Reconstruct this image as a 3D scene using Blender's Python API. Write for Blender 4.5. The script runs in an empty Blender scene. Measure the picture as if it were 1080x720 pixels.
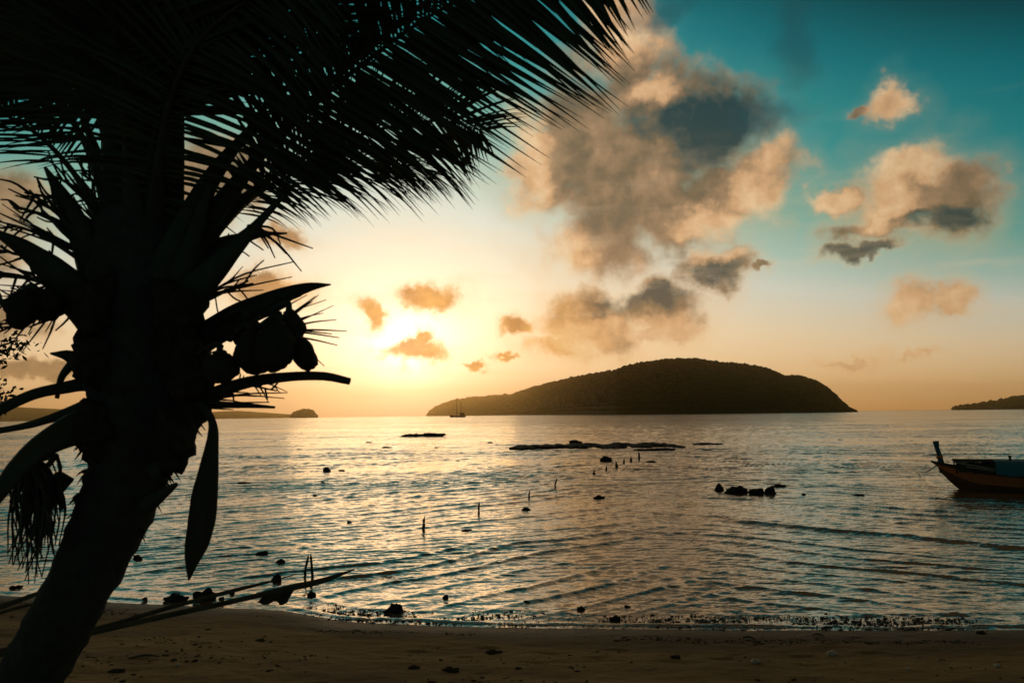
import bpy, bmesh, math, random
import numpy as np
from mathutils import Vector, Matrix, noise

random.seed(7)
np.random.seed(7)
R = math.radians
scene = bpy.context.scene
col = scene.collection

# ------------------------------------------------------------------ camera
FPX = 840.0                       # focal length in photo pixels (28 mm lens, 1080 px wide)
CAM = Vector((0.0, 0.0, 2.6))     # eye 1.6 m above the sand, 2.6 m above the water
PITCH, ROLL = R(5.26), R(0.70)
r0 = Vector((1, 0, 0))
FWD = Vector((0, math.cos(PITCH), math.sin(PITCH)))
u0 = Vector((0, -math.sin(PITCH), math.cos(PITCH)))
RIGHT = r0 * math.cos(ROLL) - u0 * math.sin(ROLL)
UP = u0 * math.cos(ROLL) + r0 * math.sin(ROLL)


def ray(px, py):
    return FWD + RIGHT * ((px - 540) / FPX) - UP * ((py - 360) / FPX)


def P(px, py, d):
    return CAM + ray(px, py) * d


def on_water(px, py, z=0.0):
    v = ray(px, py)
    return CAM + v * ((z - CAM.z) / v.z)


def azel(px, py):
    v = ray(px, py).normalized()
    return math.degrees(math.atan2(v.x, v.y)), math.degrees(math.asin(v.z))


cam_d = bpy.data.cameras.new('camera')
cam = bpy.data.objects.new('camera', cam_d)
col.objects.link(cam)
cam.matrix_world = Matrix(((RIGHT.x, UP.x, -FWD.x, CAM.x), (RIGHT.y, UP.y, -FWD.y, CAM.y),
                           (RIGHT.z, UP.z, -FWD.z, CAM.z), (0, 0, 0, 1)))
cam_d.sensor_width = 36.0
cam_d.lens = 28.0
cam_d.clip_start = 0.05
cam_d.clip_end = 60000.0
cam_d.dof.use_dof = True
cam_d.dof.focus_distance = 60.0
cam_d.dof.aperture_fstop = 7.0
scene.camera = cam


# ------------------------------------------------------------------ helpers
def lin(r, g=None, b=None):
    if g is None:
        r, g, b = r
    out = []
    for c in (r, g, b):
        c /= 255.0
        out.append(c / 12.92 if c <= 0.04045 else ((c + 0.055) / 1.055) ** 2.4)
    return (out[0], out[1], out[2], 1.0)


class MB:
    """collects vertices and faces of one mesh"""

    def __init__(self):
        self.v = []
        self.f = []

    def tube(self, pts, rads, seg=8, flat=None, twist_up=Vector((0, 0, 1)), rough=0.0, cap=True):
        n = len(pts)
        base = len(self.v)
        for i in range(n):
            if i == 0:
                t = pts[1] - pts[0]
            elif i == n - 1:
                t = pts[-1] - pts[-2]
            else:
                t = pts[i + 1] - pts[i - 1]
            t = t.normalized()
            s = t.cross(twist_up)
            if s.length < 1e-4:
                s = t.cross(Vector((0, 1, 0.1)))
            s.normalize()
            u = s.cross(t)
            r = rads[i] if hasattr(rads, '__len__') else rads
            fl = 1.0 if flat is None else (flat[i] if hasattr(flat, '__len__') else flat)
            for k in range(seg):
                a = 2 * math.pi * k / seg
                rr = r * (1 + (rough * (noise.noise(pts[i] * 9 + s * math.cos(a) * 1.7 + u * math.sin(a) * 1.7)) if rough else 0))
                self.v.append(pts[i] + s * (math.cos(a) * rr) + u * (math.sin(a) * rr * fl))
        for i in range(n - 1):
            for k in range(seg):
                k2 = (k + 1) % seg
                self.f.append((base + i * seg + k, base + i * seg + k2, base + (i + 1) * seg + k2, base + (i + 1) * seg + k))
        if cap:
            self.f.append(tuple(base + k for k in reversed(range(seg))))
            self.f.append(tuple(base + (n - 1) * seg + k for k in range(seg)))

    def blade(self, pts, widths, wax, fold=0.25):
        """V-folded strip; wax = list of width axes"""
        base = len(self.v)
        n = len(pts)
        for i in range(n):
            t = (pts[min(i + 1, n - 1)] - pts[max(i - 1, 0)]).normalized()
            w = wax[i] if isinstance(wax, list) else wax
            w = (w - t * w.dot(t)).normalized()
            nn = w.cross(t)
            self.v.append(pts[i] - w * widths[i] * 0.5)
            self.v.append(pts[i] - nn * widths[i] * fold)
            self.v.append(pts[i] + w * widths[i] * 0.5)
        for i in range(n - 1):
            a = base + 3 * i
            self.f.append((a, a + 1, a + 4, a + 3))
            self.f.append((a + 1, a + 2, a + 5, a + 4))

    def box(self, c, hx, hy, hz, ax=Vector((1, 0, 0)), ay=Vector((0, 1, 0)), az=Vector((0, 0, 1))):
        b = len(self.v)
        for sz in (-1, 1):
            for sy in (-1, 1):
                for sx in (-1, 1):
                    self.v.append(c + ax * (hx * sx) + ay * (hy * sy) + az * (hz * sz))
        for q in ((0, 2, 3, 1), (4, 5, 7, 6), (0, 1, 5, 4), (2, 6, 7, 3), (0, 4, 6, 2), (1, 3, 7, 5)):
            self.f.append(tuple(b + i for i in q))

    def lump(self, c, rx, ry, rz, seed=0.0, amp=0.3, freq=1.3, sub=3, rot=0.0, ax=None, sharp=0.0):
        bm = bmesh.new()
        bmesh.ops.create_icosphere(bm, subdivisions=sub, radius=1.0)
        b = len(self.v)
        ca, sa = math.cos(rot), math.sin(rot)
        off = Vector((seed * 7.31, seed * 3.17, seed * 1.93))
        for vt in bm.verts:
            p = vt.co.copy()
            k = 1 + amp * noise.noise(p * freq + off) + amp * 0.5 * noise.noise(p * freq * 2.3 + off) + amp * .25 * noise.noise(p * freq * 5 + off)
            if sharp:
                k *= 1 - sharp * abs(noise.noise(p * 1.1 + off * 2))
            p = p * k
            p = Vector((p.x * rx, p.y * ry, p.z * rz))
            if ax is not None:
                p = ax[0] * p.x + ax[1] * p.y + ax[2] * p.z
            else:
                p = Vector((p.x * ca - p.y * sa, p.x * sa + p.y * ca, p.z))
            self.v.append(c + p)
        for f in bm.faces:
            self.f.append(tuple(b + x.index for x in f.verts))
        bm.free()

    def build(self, name, mat, parent=None, smooth=True):
        me = bpy.data.meshes.new(name)
        o = bpy.data.objects.new(name, me)
        off = Vector((0, 0, 0))
        if parent is not None:
            p = parent
            while p is not None:
                off += p.location
                p = p.parent
        me.from_pydata([tuple(v - off) for v in self.v], [], self.f)
        me.materials.append(mat)
        if smooth:
            me.polygons.foreach_set('use_smooth', [True] * len(me.polygons))
        me.update()
        col.objects.link(o)
        if parent is not None:
            o.parent = parent
        return o


def grid_object(name, X, Y, Z, mat, smooth=True):
    n, m = X.shape
    co = np.stack([X, Y, Z], -1).reshape(-1, 3).astype(np.float32)
    idx = np.arange(n * m).reshape(n, m)
    q = np.stack([idx[:-1, :-1], idx[:-1, 1:], idx[1:, 1:], idx[1:, :-1]], -1).reshape(-1, 4)
    return raw_object(name, co, q, mat, smooth)


def raw_object(name, co, faces, mat, smooth=True):
    k = faces.shape[1]
    me = bpy.data.meshes.new(name)
    me.vertices.add(len(co))
    me.vertices.foreach_set('co', np.asarray(co, np.float32).ravel())
    me.loops.add(faces.size)
    me.loops.foreach_set('vertex_index', faces.ravel().astype(np.int32))
    me.polygons.add(len(faces))
    me.polygons.foreach_set('loop_start', np.arange(0, faces.size, k, dtype=np.int32))
    me.polygons.foreach_set('loop_total', np.full(len(faces), k, np.int32))
    me.polygons.foreach_set('use_smooth', np.full(len(faces), smooth))
    me.materials.append(mat)
    me.update(calc_edges=True)
    o = bpy.data.objects.new(name, me)
    col.objects.link(o)
    return o


def tag(o, label=None, cat=None, group=None, kind=None):
    if label:
        o['label'] = label
    if cat:
        o['category'] = cat
    if group:
        o['group'] = group
    if kind:
        o['kind'] = kind
    return o


def thing(name, loc, label, cat, group=None):
    o = bpy.data.objects.new(name, None)
    o.empty_display_size = 0.2
    col.objects.link(o)
    o.location = loc
    return tag(o, label, cat, group)


def spline(pts, n):
    """Catmull-Rom through the points"""
    q = [pts[0] * 2 - pts[1]] + list(pts) + [pts[-1] * 2 - pts[-2]]
    out = []
    m = len(pts) - 1
    for i in range(n):
        s = i / (n - 1) * m
        k = min(int(s), m - 1)
        t = s - k
        a, b, c, d = q[k], q[k + 1], q[k + 2], q[k + 3]
        out.append(0.5 * ((2 * b) + (c - a) * t + (2 * a - 5 * b + 4 * c - d) * t * t + (3 * b - a - 3 * c + d) * t ** 3))
    return out


def lerps(vals, n):
    m = len(vals) - 1
    out = []
    for i in range(n):
        s = i / (n - 1) * m
        k = min(int(s), m - 1)
        out.append(vals[k] + (vals[k + 1] - vals[k]) * (s - k))
    return out


def vnoise(x, y, seed=0):
    xi = np.floor(x).astype(np.int64)
    yi = np.floor(y).astype(np.int64)
    fx = x - xi
    fy = y - yi
    fx = fx * fx * (3 - 2 * fx)
    fy = fy * fy * (3 - 2 * fy)

    def h(a, b):
        n = (a * 374761393 + b * 668265263 + seed * 974634777) & 0xffffffff
        n = ((n ^ (n >> 13)) * 1274126177) & 0xffffffff
        return ((n ^ (n >> 16)) & 0xffff) / 65535.0
    return (h(xi, yi) * (1 - fx) + h(xi + 1, yi) * fx) * (1 - fy) + (h(xi, yi + 1) * (1 - fx) + h(xi + 1, yi + 1) * fx) * fy


def fbm(x, y, seed=0, oct=4):
    s = 0
    a = 0.5
    t = 0
    for i in range(oct):
        s = s + a * vnoise(x * 2 ** i, y * 2 ** i, seed + i * 17)
        t += a
        a *= 0.5
    return s / t


# ------------------------------------------------------------------ materials
def mat_new(name):
    m = bpy.data.materials.new(name)
    m.use_nodes = True
    nt = m.node_tree
    return m, nt, nt.nodes['Principled BSDF']


def simple_mat(name, c1, c2, scale=8.0, rough=0.8, spec=0.3, bump=0.0, bscale=None, stretch=(1, 1, 1), detail=6):
    m, nt, p = mat_new(name)
    tc = nt.nodes.new('ShaderNodeTexCoord')
    mp = nt.nodes.new('ShaderNodeMapping')
    mp.inputs['Scale'].default_value = stretch
    nt.links.new(tc.outputs['Object'], mp.inputs['Vector'])
    nz = nt.nodes.new('ShaderNodeTexNoise')
    nz.inputs['Scale'].default_value = scale
    nz.inputs['Detail'].default_value = detail
    nz.inputs['Roughness'].default_value = 0.6
    nt.links.new(mp.outputs[0], nz.inputs['Vector'])
    cr = nt.nodes.new('ShaderNodeValToRGB')
    cr.color_ramp.elements[0].position = 0.32
    cr.color_ramp.elements[1].position = 0.68
    cr.color_ramp.elements[0].color = (*c1, 1)
    cr.color_ramp.elements[1].color = (*c2, 1)
    nt.links.new(nz.outputs['Fac'], cr.inputs[0])
    nt.links.new(cr.outputs[0], p.inputs['Base Color'])
    p.inputs['Roughness'].default_value = rough
    p.inputs['Specular IOR Level'].default_value = spec
    if bump:
        n2 = nt.nodes.new('ShaderNodeTexNoise')
        n2.inputs['Scale'].default_value = bscale or scale * 2
        n2.inputs['Detail'].default_value = 6
        nt.links.new(mp.outputs[0], n2.inputs['Vector'])
        b = nt.nodes.new('ShaderNodeBump')
        b.inputs['Strength'].default_value = 1.0
        b.inputs['Distance'].default_value = bump
        nt.links.new(n2.outputs['Fac'], b.inputs['Height'])
        nt.links.new(b.outputs[0], p.inputs['Normal'])
    return m


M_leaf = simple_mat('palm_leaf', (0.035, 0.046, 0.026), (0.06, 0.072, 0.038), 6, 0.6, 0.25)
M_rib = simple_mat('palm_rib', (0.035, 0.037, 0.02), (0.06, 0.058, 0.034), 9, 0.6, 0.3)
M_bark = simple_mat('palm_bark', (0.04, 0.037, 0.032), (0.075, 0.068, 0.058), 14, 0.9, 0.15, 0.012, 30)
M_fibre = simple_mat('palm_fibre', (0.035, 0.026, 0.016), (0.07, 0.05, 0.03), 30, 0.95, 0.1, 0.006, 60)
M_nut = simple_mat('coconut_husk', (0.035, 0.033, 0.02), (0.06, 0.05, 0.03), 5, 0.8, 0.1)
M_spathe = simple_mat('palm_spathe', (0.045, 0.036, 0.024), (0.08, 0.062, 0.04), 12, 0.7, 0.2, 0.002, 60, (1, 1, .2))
M_dry = simple_mat('dry_palm_leaf', (0.07, 0.055, 0.035), (0.13, 0.10, 0.065), 10, 0.8, 0.2)
M_rock = simple_mat('wet_rock', (0.018, 0.018, 0.017), (0.05, 0.047, 0.042), 5, 0.95, 0.08, 0.03, 9)
M_pebble = simple_mat('pebble', (0.03, 0.028, 0.025), (0.10, 0.09, 0.075), 3, 0.7, 0.3)
M_wood = simple_mat('old_wood', (0.04, 0.033, 0.026), (0.08, 0.066, 0.05), 20, 0.85, 0.2)
M_shell = simple_mat('shell', (0.35, 0.31, 0.26), (0.55, 0.5, 0.42), 20, 0.6, 0.4)
M_deb = simple_mat('beach_debris', (0.035, 0.028, 0.02), (0.08, 0.06, 0.04), 20, 0.9, 0.1)
M_foam = simple_mat('foam', (0.35, 0.35, 0.33), (0.6, 0.6, 0.57), 30, 0.7, 0.3)
M_canopy = simple_mat('forest_canopy', (0.024, 0.030, 0.014), (0.034, 0.042, 0.02), 0.01, 0.9, 0.1)
M_hill = simple_mat('hill_ground', (0.024, 0.030, 0.014), (0.034, 0.042, 0.02), 0.01, 0.95, 0.1)
M_hull = simple_mat('boat_hull_paint', (0.17, 0.045, 0.02), (0.25, 0.07, 0.03), 5, 0.55, 0.3, 0.004, 20)
M_stripe = simple_mat('boat_orange_plank', (0.66, 0.13, 0.035), (0.8, 0.19, 0.05), 6, 0.5, 0.3)
M_tarp = simple_mat('teal_tarp', (0.02, 0.12, 0.17), (0.03, 0.17, 0.22), 3, 0.6, 0.3, 0.02, 6)
M_bluepost = simple_mat('prow_post_paint', (0.015, 0.075, 0.10), (0.03, 0.11, 0.14), 4, 0.5, 0.3)
M_ship = simple_mat('ship_paint', (0.04, 0.03, 0.025), (0.07, 0.055, 0.045), 0.3, 0.6, 0.2)
M_rope = simple_mat('rope', (0.10, 0.085, 0.06), (0.16, 0.13, 0.09), 40, 0.9, 0.1)
M_paleplank = simple_mat('pale_plank', (0.28, 0.24, 0.19), (0.4, 0.35, 0.28), 9, 0.6, 0.3)


def sand_material():
    m, nt, p = mat_new('beach_sand')
    N, L = nt.nodes, nt.links
    tc = N.new('ShaderNodeTexCoord')

    def nz(scale, detail, stretch, rough=0.6):
        mp = N.new('ShaderNodeMapping')
        mp.inputs['Scale'].default_value = stretch
        L.new(tc.outputs['Object'], mp.inputs['Vector'])
        t = N.new('ShaderNodeTexNoise')
        t.inputs['Scale'].default_value = scale
        t.inputs['Detail'].default_value = detail
        t.inputs['Roughness'].default_value = rough
        L.new(mp.outputs[0], t.inputs['Vector'])
        return t
    big = nz(0.9, 5, (0.45, 1.3, 1))
    cr = N.new('ShaderNodeValToRGB')
    cr.color_ramp.elements[0].position = 0.35
    cr.color_ramp.elements[1].position = 0.66
    cr.color_ramp.elements[0].color = (0.195, 0.125, 0.052, 1)
    cr.color_ramp.elements[1].color = (0.36, 0.235, 0.098, 1)
    L.new(big.outputs['Fac'], cr.inputs[0])
    # small dark bits of leaf litter
    lit = nz(14, 6, (0.7, 1.4, 1), 0.7)
    cr2 = N.new('ShaderNodeValToRGB')
    cr2.color_ramp.elements[0].position = 0.62
    cr2.color_ramp.elements[1].position = 0.70
    cr2.color_ramp.elements[0].color = (1, 1, 1, 1)
    cr2.color_ramp.elements[1].color = (0.35, 0.32, 0.3, 1)
    L.new(lit.outputs['Fac'], cr2.inputs[0])
    mx = N.new('ShaderNodeMix')
    mx.data_type = 'RGBA'
    mx.blend_type = 'MULTIPLY'
    mx.inputs['Factor'].default_value = 1
    L.new(cr.outputs[0], mx.inputs[6])
    L.new(cr2.outputs[0], mx.inputs[7])
    # wet band along the water (low ground is wet sand)
    sep = N.new('ShaderNodeSeparateXYZ')
    L.new(tc.outputs['Object'], sep.inputs[0])
    wob = N.new('ShaderNodeMath')
    wob.operation = 'MULTIPLY_ADD'
    wob.inputs[1].default_value = 0.12
    L.new(big.outputs['Fac'], wob.inputs[0])
    L.new(sep.outputs['Z'], wob.inputs[2])
    mr = N.new('ShaderNodeMapRange')
    mr.inputs['From Min'].default_value = 0.15
    mr.inputs['From Max'].default_value = 0.24
    L.new(wob.outputs[0], mr.inputs['Value'])
    wet = N.new('ShaderNodeMix')
    wet.data_type = 'RGBA'
    wet.blend_type = 'MULTIPLY'
    wet.inputs['Factor'].default_value = 1
    wc = N.new('ShaderNodeMix')
    wc.data_type = 'RGBA'
    wc.inputs[6].default_value = (0.42, 0.40, 0.38, 1)
    wc.inputs[7].default_value = (1, 1, 1, 1)
    L.new(mr.outputs[0], wc.inputs['Factor'])
    L.new(mx.outputs[2], wet.inputs[6])
    L.new(wc.outputs[2], wet.inputs[7])
    L.new(wet.outputs[2], p.inputs['Base Color'])
    rg = N.new('ShaderNodeMapRange')
    rg.inputs['From Min'].default_value = 0.08
    rg.inputs['From Max'].default_value = 0.2
    rg.inputs['To Min'].default_value = 0.6
    rg.inputs['To Max'].default_value = 0.92
    L.new(wob.outputs[0], rg.inputs['Value'])
    L.new(rg.outputs[0], p.inputs['Roughness'])
    p.inputs['Specular IOR Level'].default_value = 0.15
    g1 = nz(5, 6, (1, 1.3, 1))
    g2 = nz(60, 4, (1, 1, 1))
    b1 = N.new('ShaderNodeBump')
    b1.inputs['Distance'].default_value = 0.05
    L.new(g1.outputs['Fac'], b1.inputs['Height'])
    b2 = N.new('ShaderNodeBump')
    b2.inputs['Distance'].default_value = 0.006
    L.new(g2.outputs['Fac'], b2.inputs['Height'])
    L.new(b1.outputs[0], b2.inputs['Normal'])
    L.new(b2.outputs[0], p.inputs['Normal'])
    return m


def water_material():
    m, nt, p = mat_new('sea_water')
    N, L = nt.nodes, nt.links
    p.inputs['Roughness'].default_value = 0.10
    p.inputs['IOR'].default_value = 1.9
    tc = N.new('ShaderNodeTexCoord')

    def nz(scale, detail, stretch, rot=0.0):
        mp = N.new('ShaderNodeMapping')
        mp.inputs['Scale'].default_value = stretch
        mp.inputs['Rotation'].default_value = (0, 0, rot)
        L.new(tc.outputs['Object'], mp.inputs['Vector'])
        t = N.new('ShaderNodeTexNoise')
        t.inputs['Scale'].default_value = scale
        t.inputs['Detail'].default_value = detail
        t.inputs['Roughness'].default_value = 0.55
        L.new(mp.outputs[0], t.inputs['Vector'])
        return t
    geo = N.new('ShaderNodeNewGeometry')
    # sandy bottom shows through the shallows, deep water is dark green
    sep = N.new('ShaderNodeSeparateXYZ')
    L.new(geo.outputs['Position'], sep.inputs[0])
    mr = N.new('ShaderNodeMapRange')
    mr.inputs['From Min'].default_value = 10
    mr.inputs['From Max'].default_value = 70
    L.new(sep.outputs['Y'], mr.inputs['Value'])
    mc = N.new('ShaderNodeMix')
    mc.data_type = 'RGBA'
    mc.inputs[6].default_value = (0.13, 0.090, 0.042, 1)
    mc.inputs[7].default_value = (0.03, 0.032, 0.024, 1)
    p.inputs['Specular Tint'].default_value = (1.0, 0.85, 0.62, 1)  # golden light put into the reflections as a warm tint
    L.new(mr.outputs[0], mc.inputs['Factor'])
    L.new(mc.outputs[2], p.inputs['Base Color'])
    off = N.new('ShaderNodeMapRange')          # the sea is choppier offshore than in the sheltered shallows
    off.inputs['From Min'].default_value = 18
    off.inputs['From Max'].default_value = 140
    off.inputs['To Min'].default_value = 1.0
    off.inputs['To Max'].default_value = 2.4
    L.new(sep.outputs['Y'], off.inputs['Value'])
    tot = None
    for sc, dt, st, rot, kx, ky in ((0.045, 3, (0.35, 1.6, 1), 0.05, .06, .24), (0.30, 2, (0.45, 1.5, 1), 0.1, .07, .20), (1.7, 2, (0.5, 1.6, 1), -0.2, .08, .20),
                                    (6.0, 2, (0.5, 1.6, 1), 0.15, .16, .44), (19, 1, (0.6, 1.5, 1), 0.0, .14, .34)):
        t = nz(sc, dt, st, rot)
        sub = N.new('ShaderNodeVectorMath')
        sub.operation = 'SUBTRACT'
        sub.inputs[1].default_value = (0.5, 0.5, 0.5)
        L.new(t.outputs['Color'], sub.inputs[0])
        ma = N.new('ShaderNodeVectorMath')
        ma.operation = 'MULTIPLY_ADD'
        ma.inputs[1].default_value = (kx, ky, 0)
        L.new(sub.outputs[0], ma.inputs[0])
        if tot is not None:
            L.new(tot, ma.inputs[2])
        tot = ma.outputs[0]
    scl = N.new('ShaderNodeVectorMath')
    scl.operation = 'SCALE'
    L.new(tot, scl.inputs[0])
    L.new(off.outputs[0], scl.inputs['Scale'])
    addn = N.new('ShaderNodeVectorMath')
    addn.operation = 'ADD'
    L.new(geo.outputs['Normal'], addn.inputs[0])
    L.new(scl.outputs[0], addn.inputs[1])
    cur = addn.outputs[0]
    nm = N.new('ShaderNodeVectorMath')
    nm.operation = 'NORMALIZE'
    L.new(cur, nm.inputs[0])
    L.new(nm.outputs[0], p.inputs['Normal'])
    return m


M_sand = sand_material()
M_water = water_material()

# ------------------------------------------------------------------ sun and sky
SUN_AZ, SUN_EL = azel(428, 368)
sun_dir = Vector((math.sin(R(SUN_AZ)) * math.cos(R(SUN_EL)), math.cos(R(SUN_AZ)) * math.cos(R(SUN_EL)), math.sin(R(SUN_EL))))
sd = bpy.data.lights.new('sun', 'SUN')
sd.energy = 0.09
sd.angle = R(16.0)      # the disc is veiled by a thin cloud
sd.color = (1.0, 0.60, 0.25)
so = bpy.data.objects.new('sun', sd)
so.rotation_euler = sun_dir.to_track_quat('Z', 'Y').to_euler()
so.location = (0, 50, 60)
col.objects.link(so)

world = bpy.data.worlds.new('World')
scene.world = world
world.use_nodes = True
WN, WL = world.node_tree.nodes, world.node_tree.links


def wm(op, a, b=None, c=None, clamp=False):
    n = WN.new('ShaderNodeMath')
    n.operation = op
    n.use_clamp = clamp
    for i, x in enumerate((a, b, c)):
        if x is None:
            continue
        if isinstance(x, (int, float)):
            n.inputs[i].default_value = x
        else:
            WL.new(x, n.inputs[i])
    return n.outputs[0]


def wmix(fac, a, b, mode='MIX'):
    n = WN.new('ShaderNodeMix')
    n.data_type = 'RGBA'
    n.blend_type = mode
    for sock, x in ((n.inputs[0], fac), (n.inputs[6], a), (n.inputs[7], b)):
        if isinstance(x, (int, float)):
            sock.default_value = x
        elif isinstance(x, tuple):
            sock.default_value = x
        else:
            WL.new(x, sock)
    return n.outputs[2]


def wramp(x, stops, interp='LINEAR'):
    n = WN.new('ShaderNodeValToRGB')
    n.color_ramp.interpolation = interp
    e = n.color_ramp.elements
    while len(e) < len(stops):
        e.new(0.5)
    for i, (pos, c) in enumerate(stops):
        e[i].position = pos
        e[i].color = c
    WL.new(x, n.inputs[0])
    return n.outputs[0]


def wrange(x, a, b, c=0.0, d=1.0, mode='SMOOTHSTEP'):
    n = WN.new('ShaderNodeMapRange')
    n.interpolation_type = mode
    for k, v in (('From Min', a), ('From Max', b), ('To Min', c), ('To Max', d)):
        n.inputs[k].default_value = v
    WL.new(x, n.inputs['Value'])
    return n.outputs[0]


def wnoise(vec, scale, detail=6.0, rough=0.6, colour=False):
    n = WN.new('ShaderNodeTexNoise')
    n.inputs['Scale'].default_value = scale
    n.inputs['Detail'].default_value = detail
    n.inputs['Roughness'].default_value = rough
    WL.new(vec, n.inputs['Vector'])
    return n.outputs['Color' if colour else 'Fac']


def wvec(op, a, b=None, c=None):
    n = WN.new('ShaderNodeVectorMath')
    n.operation = op
    for i, x in enumerate((a, b, c)):
        if x is None:
            continue
        if isinstance(x, (tuple, Vector)):
            n.inputs[i].default_value = tuple(x)
        elif isinstance(x, (int, float)):
            n.inputs['Scale'].default_value = x
        else:
            WL.new(x, n.inputs[i])
    return n.outputs['Value'] if op in ('LENGTH', 'DOT_PRODUCT') else n.outputs['Vector']


tcw = WN.new('ShaderNodeTexCoord')
DIR = tcw.outputs['Generated']
sp = WN.new('ShaderNodeSeparateXYZ')
WL.new(DIR, sp.inputs[0])
AZ = wm('MULTIPLY', wm('ARCTAN2', sp.outputs[0], sp.outputs[1]), 180 / math.pi)
EL0 = wm('MULTIPLY', wm('ARCSINE', sp.outputs[2]), 180 / math.pi)
EL = wm('MAXIMUM', EL0, 0.0)
DAZ0 = wm('SUBTRACT', AZ, SUN_AZ)
DAZ = wm('SUBTRACT', wm('SQRT', wm('MULTIPLY_ADD', DAZ0, DAZ0, 64.0)), 8.0)   # rounded off, no crease above the sun

# clear sky: colour bands by height that sit lower the farther one turns from the sun
tt = wm('MULTIPLY', EL, wm('MULTIPLY_ADD', wm('MINIMUM', DAZ, 60.0), 0.039, 1.0))
tt = wm('MULTIPLY_ADD', wm('MAXIMUM', wm('SUBTRACT', EL, 20.0), 0.0), 1.05, tt)
S = lin
base = wramp(wm('MULTIPLY', tt, 1 / 90.0), [
    (0.0, S(248, 180, 108)), (4 / 90, S(252, 208, 152)), (9 / 90, S(238, 214, 176)), (15 / 90, S(208, 212, 198)), (19 / 90, S(164, 194, 180)),
    (24 / 90, S(112, 172, 158)), (33 / 90, S(36, 145, 145)), (47 / 90, S(0, 114, 122)), (59 / 90, S(0, 72, 80)), (72 / 90, S(10, 46, 50)), (82 / 90, S(40, 46, 42)), (1.0, S(92, 70, 46))])  # warm zenith is added out of view, to light sand and wave faces
azm = wramp(wm('MULTIPLY', DAZ, 1 / 180.0), [
    (0.0, (1.05, 1.05, 1.05, 1)), (15 / 180, (1, 1, 1, 1)), (28 / 180, (.84, .84, .84, 1)), (42 / 180, (.68, .70, .72, 1)), (70 / 180, (.32, .46, .52, 1)),
    (110 / 180, (.17, .38, .47, 1)), (1.0, (.16, .36, .46, 1))])
azm = wmix(wrange(EL, 35.0, 75.0), azm, (.8, .85, .85, 1))
sky = wmix(1.0, base, azm, 'MULTIPLY')

# the glow of the low sun
dsx = wm('MULTIPLY', DAZ0, 0.85)
dsy = wm('SUBTRACT', EL, SUN_EL)
DSW = wm('SQRT', wm('ADD', wm('MULTIPLY', wm('MULTIPLY', dsx, dsx), 0.45), wm('MULTIPLY', dsy, dsy)))
DS = wm('SQRT', wm('ADD', wm('MULTIPLY', dsx, dsx), wm('MULTIPLY', dsy, dsy)))


def glow(k, amp, c, D=None):
    e = wm('MULTIPLY', wm('POWER', 2.71828, wm('MULTIPLY', D or DS, -1.0 / k)), amp)
    n = WN.new('ShaderNodeVectorMath')
    n.operation = 'SCALE'
    n.inputs[0].default_value = c
    WL.new(e, n.inputs['Scale'])
    return n.outputs[0]


sky = wvec('ADD', sky, glow(2.0, 1.5, (1.0, 0.93, 0.80)))
sky = wvec('ADD', sky, glow(4.8, 0.66, (1.0, 0.91, 0.73), DSW))
sky = wvec('ADD', sky, glow(8.0, 0.10, (1.0, 0.86, 0.70)))

# ---- clouds, placed by compass direction and height above the horizon
pw = WN.new('ShaderNodeCombineXYZ')
WL.new(AZ, pw.inputs[0])
WL.new(EL0, pw.inputs[1])
pos = pw.outputs[0]
w1 = wvec('SUBTRACT', wnoise(DIR, 13.0, 3, 0.5, True), (0.5, 0.5, 0.5))
w2 = wvec('SUBTRACT', wnoise(DIR, 42.0, 4, 0.6, True), (0.5, 0.5, 0.5))
pos = wvec('ADD', pos, wvec('MULTIPLY', w1, (3.6, 3.6, 0)))
pos = wvec('ADD', pos, wvec('MULTIPLY', w2, (1.7, 1.7, 0)))


w3 = wvec('SUBTRACT', wnoise(DIR, 130.0, 4, 0.65, True), (0.5, 0.5, 0.5))
pos = wvec('ADD', pos, wvec('MULTIPLY', w3, (0.6, 0.6, 0)))


def field(blobs):
    cur = None
    for (px, py, rx, ry) in blobs:
        a, e = azel(px, py)
        a2, _ = azel(px + rx, py)
        _, e2 = azel(px, py - ry)
        sx, sy = 1 / max(abs(a2 - a), .05), 1 / max(abs(e2 - e), .05)
        ln = wvec('LENGTH', wvec('MULTIPLY_ADD', pos, (sx, sy, 0), (-a * sx, -e * sy, 0)))
        cur = ln if cur is None else wm('SMOOTH_MIN', cur, ln, 0.12)
    return cur


FB = wnoise(DIR, 22.0, 8, 0.51)
stp = sun_dir * 0.012
FB_s = wnoise(wvec('ADD', DIR, tuple(stp)), 22.0, 8, 0.51)
big = [(610, 150, 62, 72), (650, 180, 72, 82), (700, 150, 72, 60), (748, 132, 60, 48), (640, 248, 52, 42), (700, 225, 62, 40), (748, 208, 48, 34), (806, 190, 34, 38), (665, 60, 40, 50), (650, 18, 36, 30), (690, 100, 46, 40), (576, 172, 36, 55)]
mid = [(958, 205, 55, 42), (1000, 205, 42, 42), (925, 240, 40, 14), (885, 208, 22, 12), (908, 262, 36, 8), (965, 175, 34, 20),
       (938, 105, 30, 20), (905, 116, 18, 8)]
low = [(955, 320, 25, 21), (998, 312, 21, 17), (752, 285, 31, 21), (800, 283, 13, 5), (618, 332, 36, 26), (655, 345, 30, 22), (703, 328, 40, 22), (690, 347, 45, 10), (598, 362, 36, 14),
       (452, 314, 24, 13), (389, 326, 12, 13), (438, 375, 31, 12), (447, 360, 8, 8), (503, 385, 8, 4), (548, 340, 15, 9), (900, 379, 26, 4), (972, 377, 20, 3), (535, 373, 14, 4),
       (30, 392, 45, 10), (0, 345, 40, 22), (275, 300, 46, 14), (225, 195, 55, 38), (10, 215, 40, 30), (-60, 260, 70, 40), (300, 250, 25, 12)]
D1 = field(big)
D2 = field(mid + low)
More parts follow.
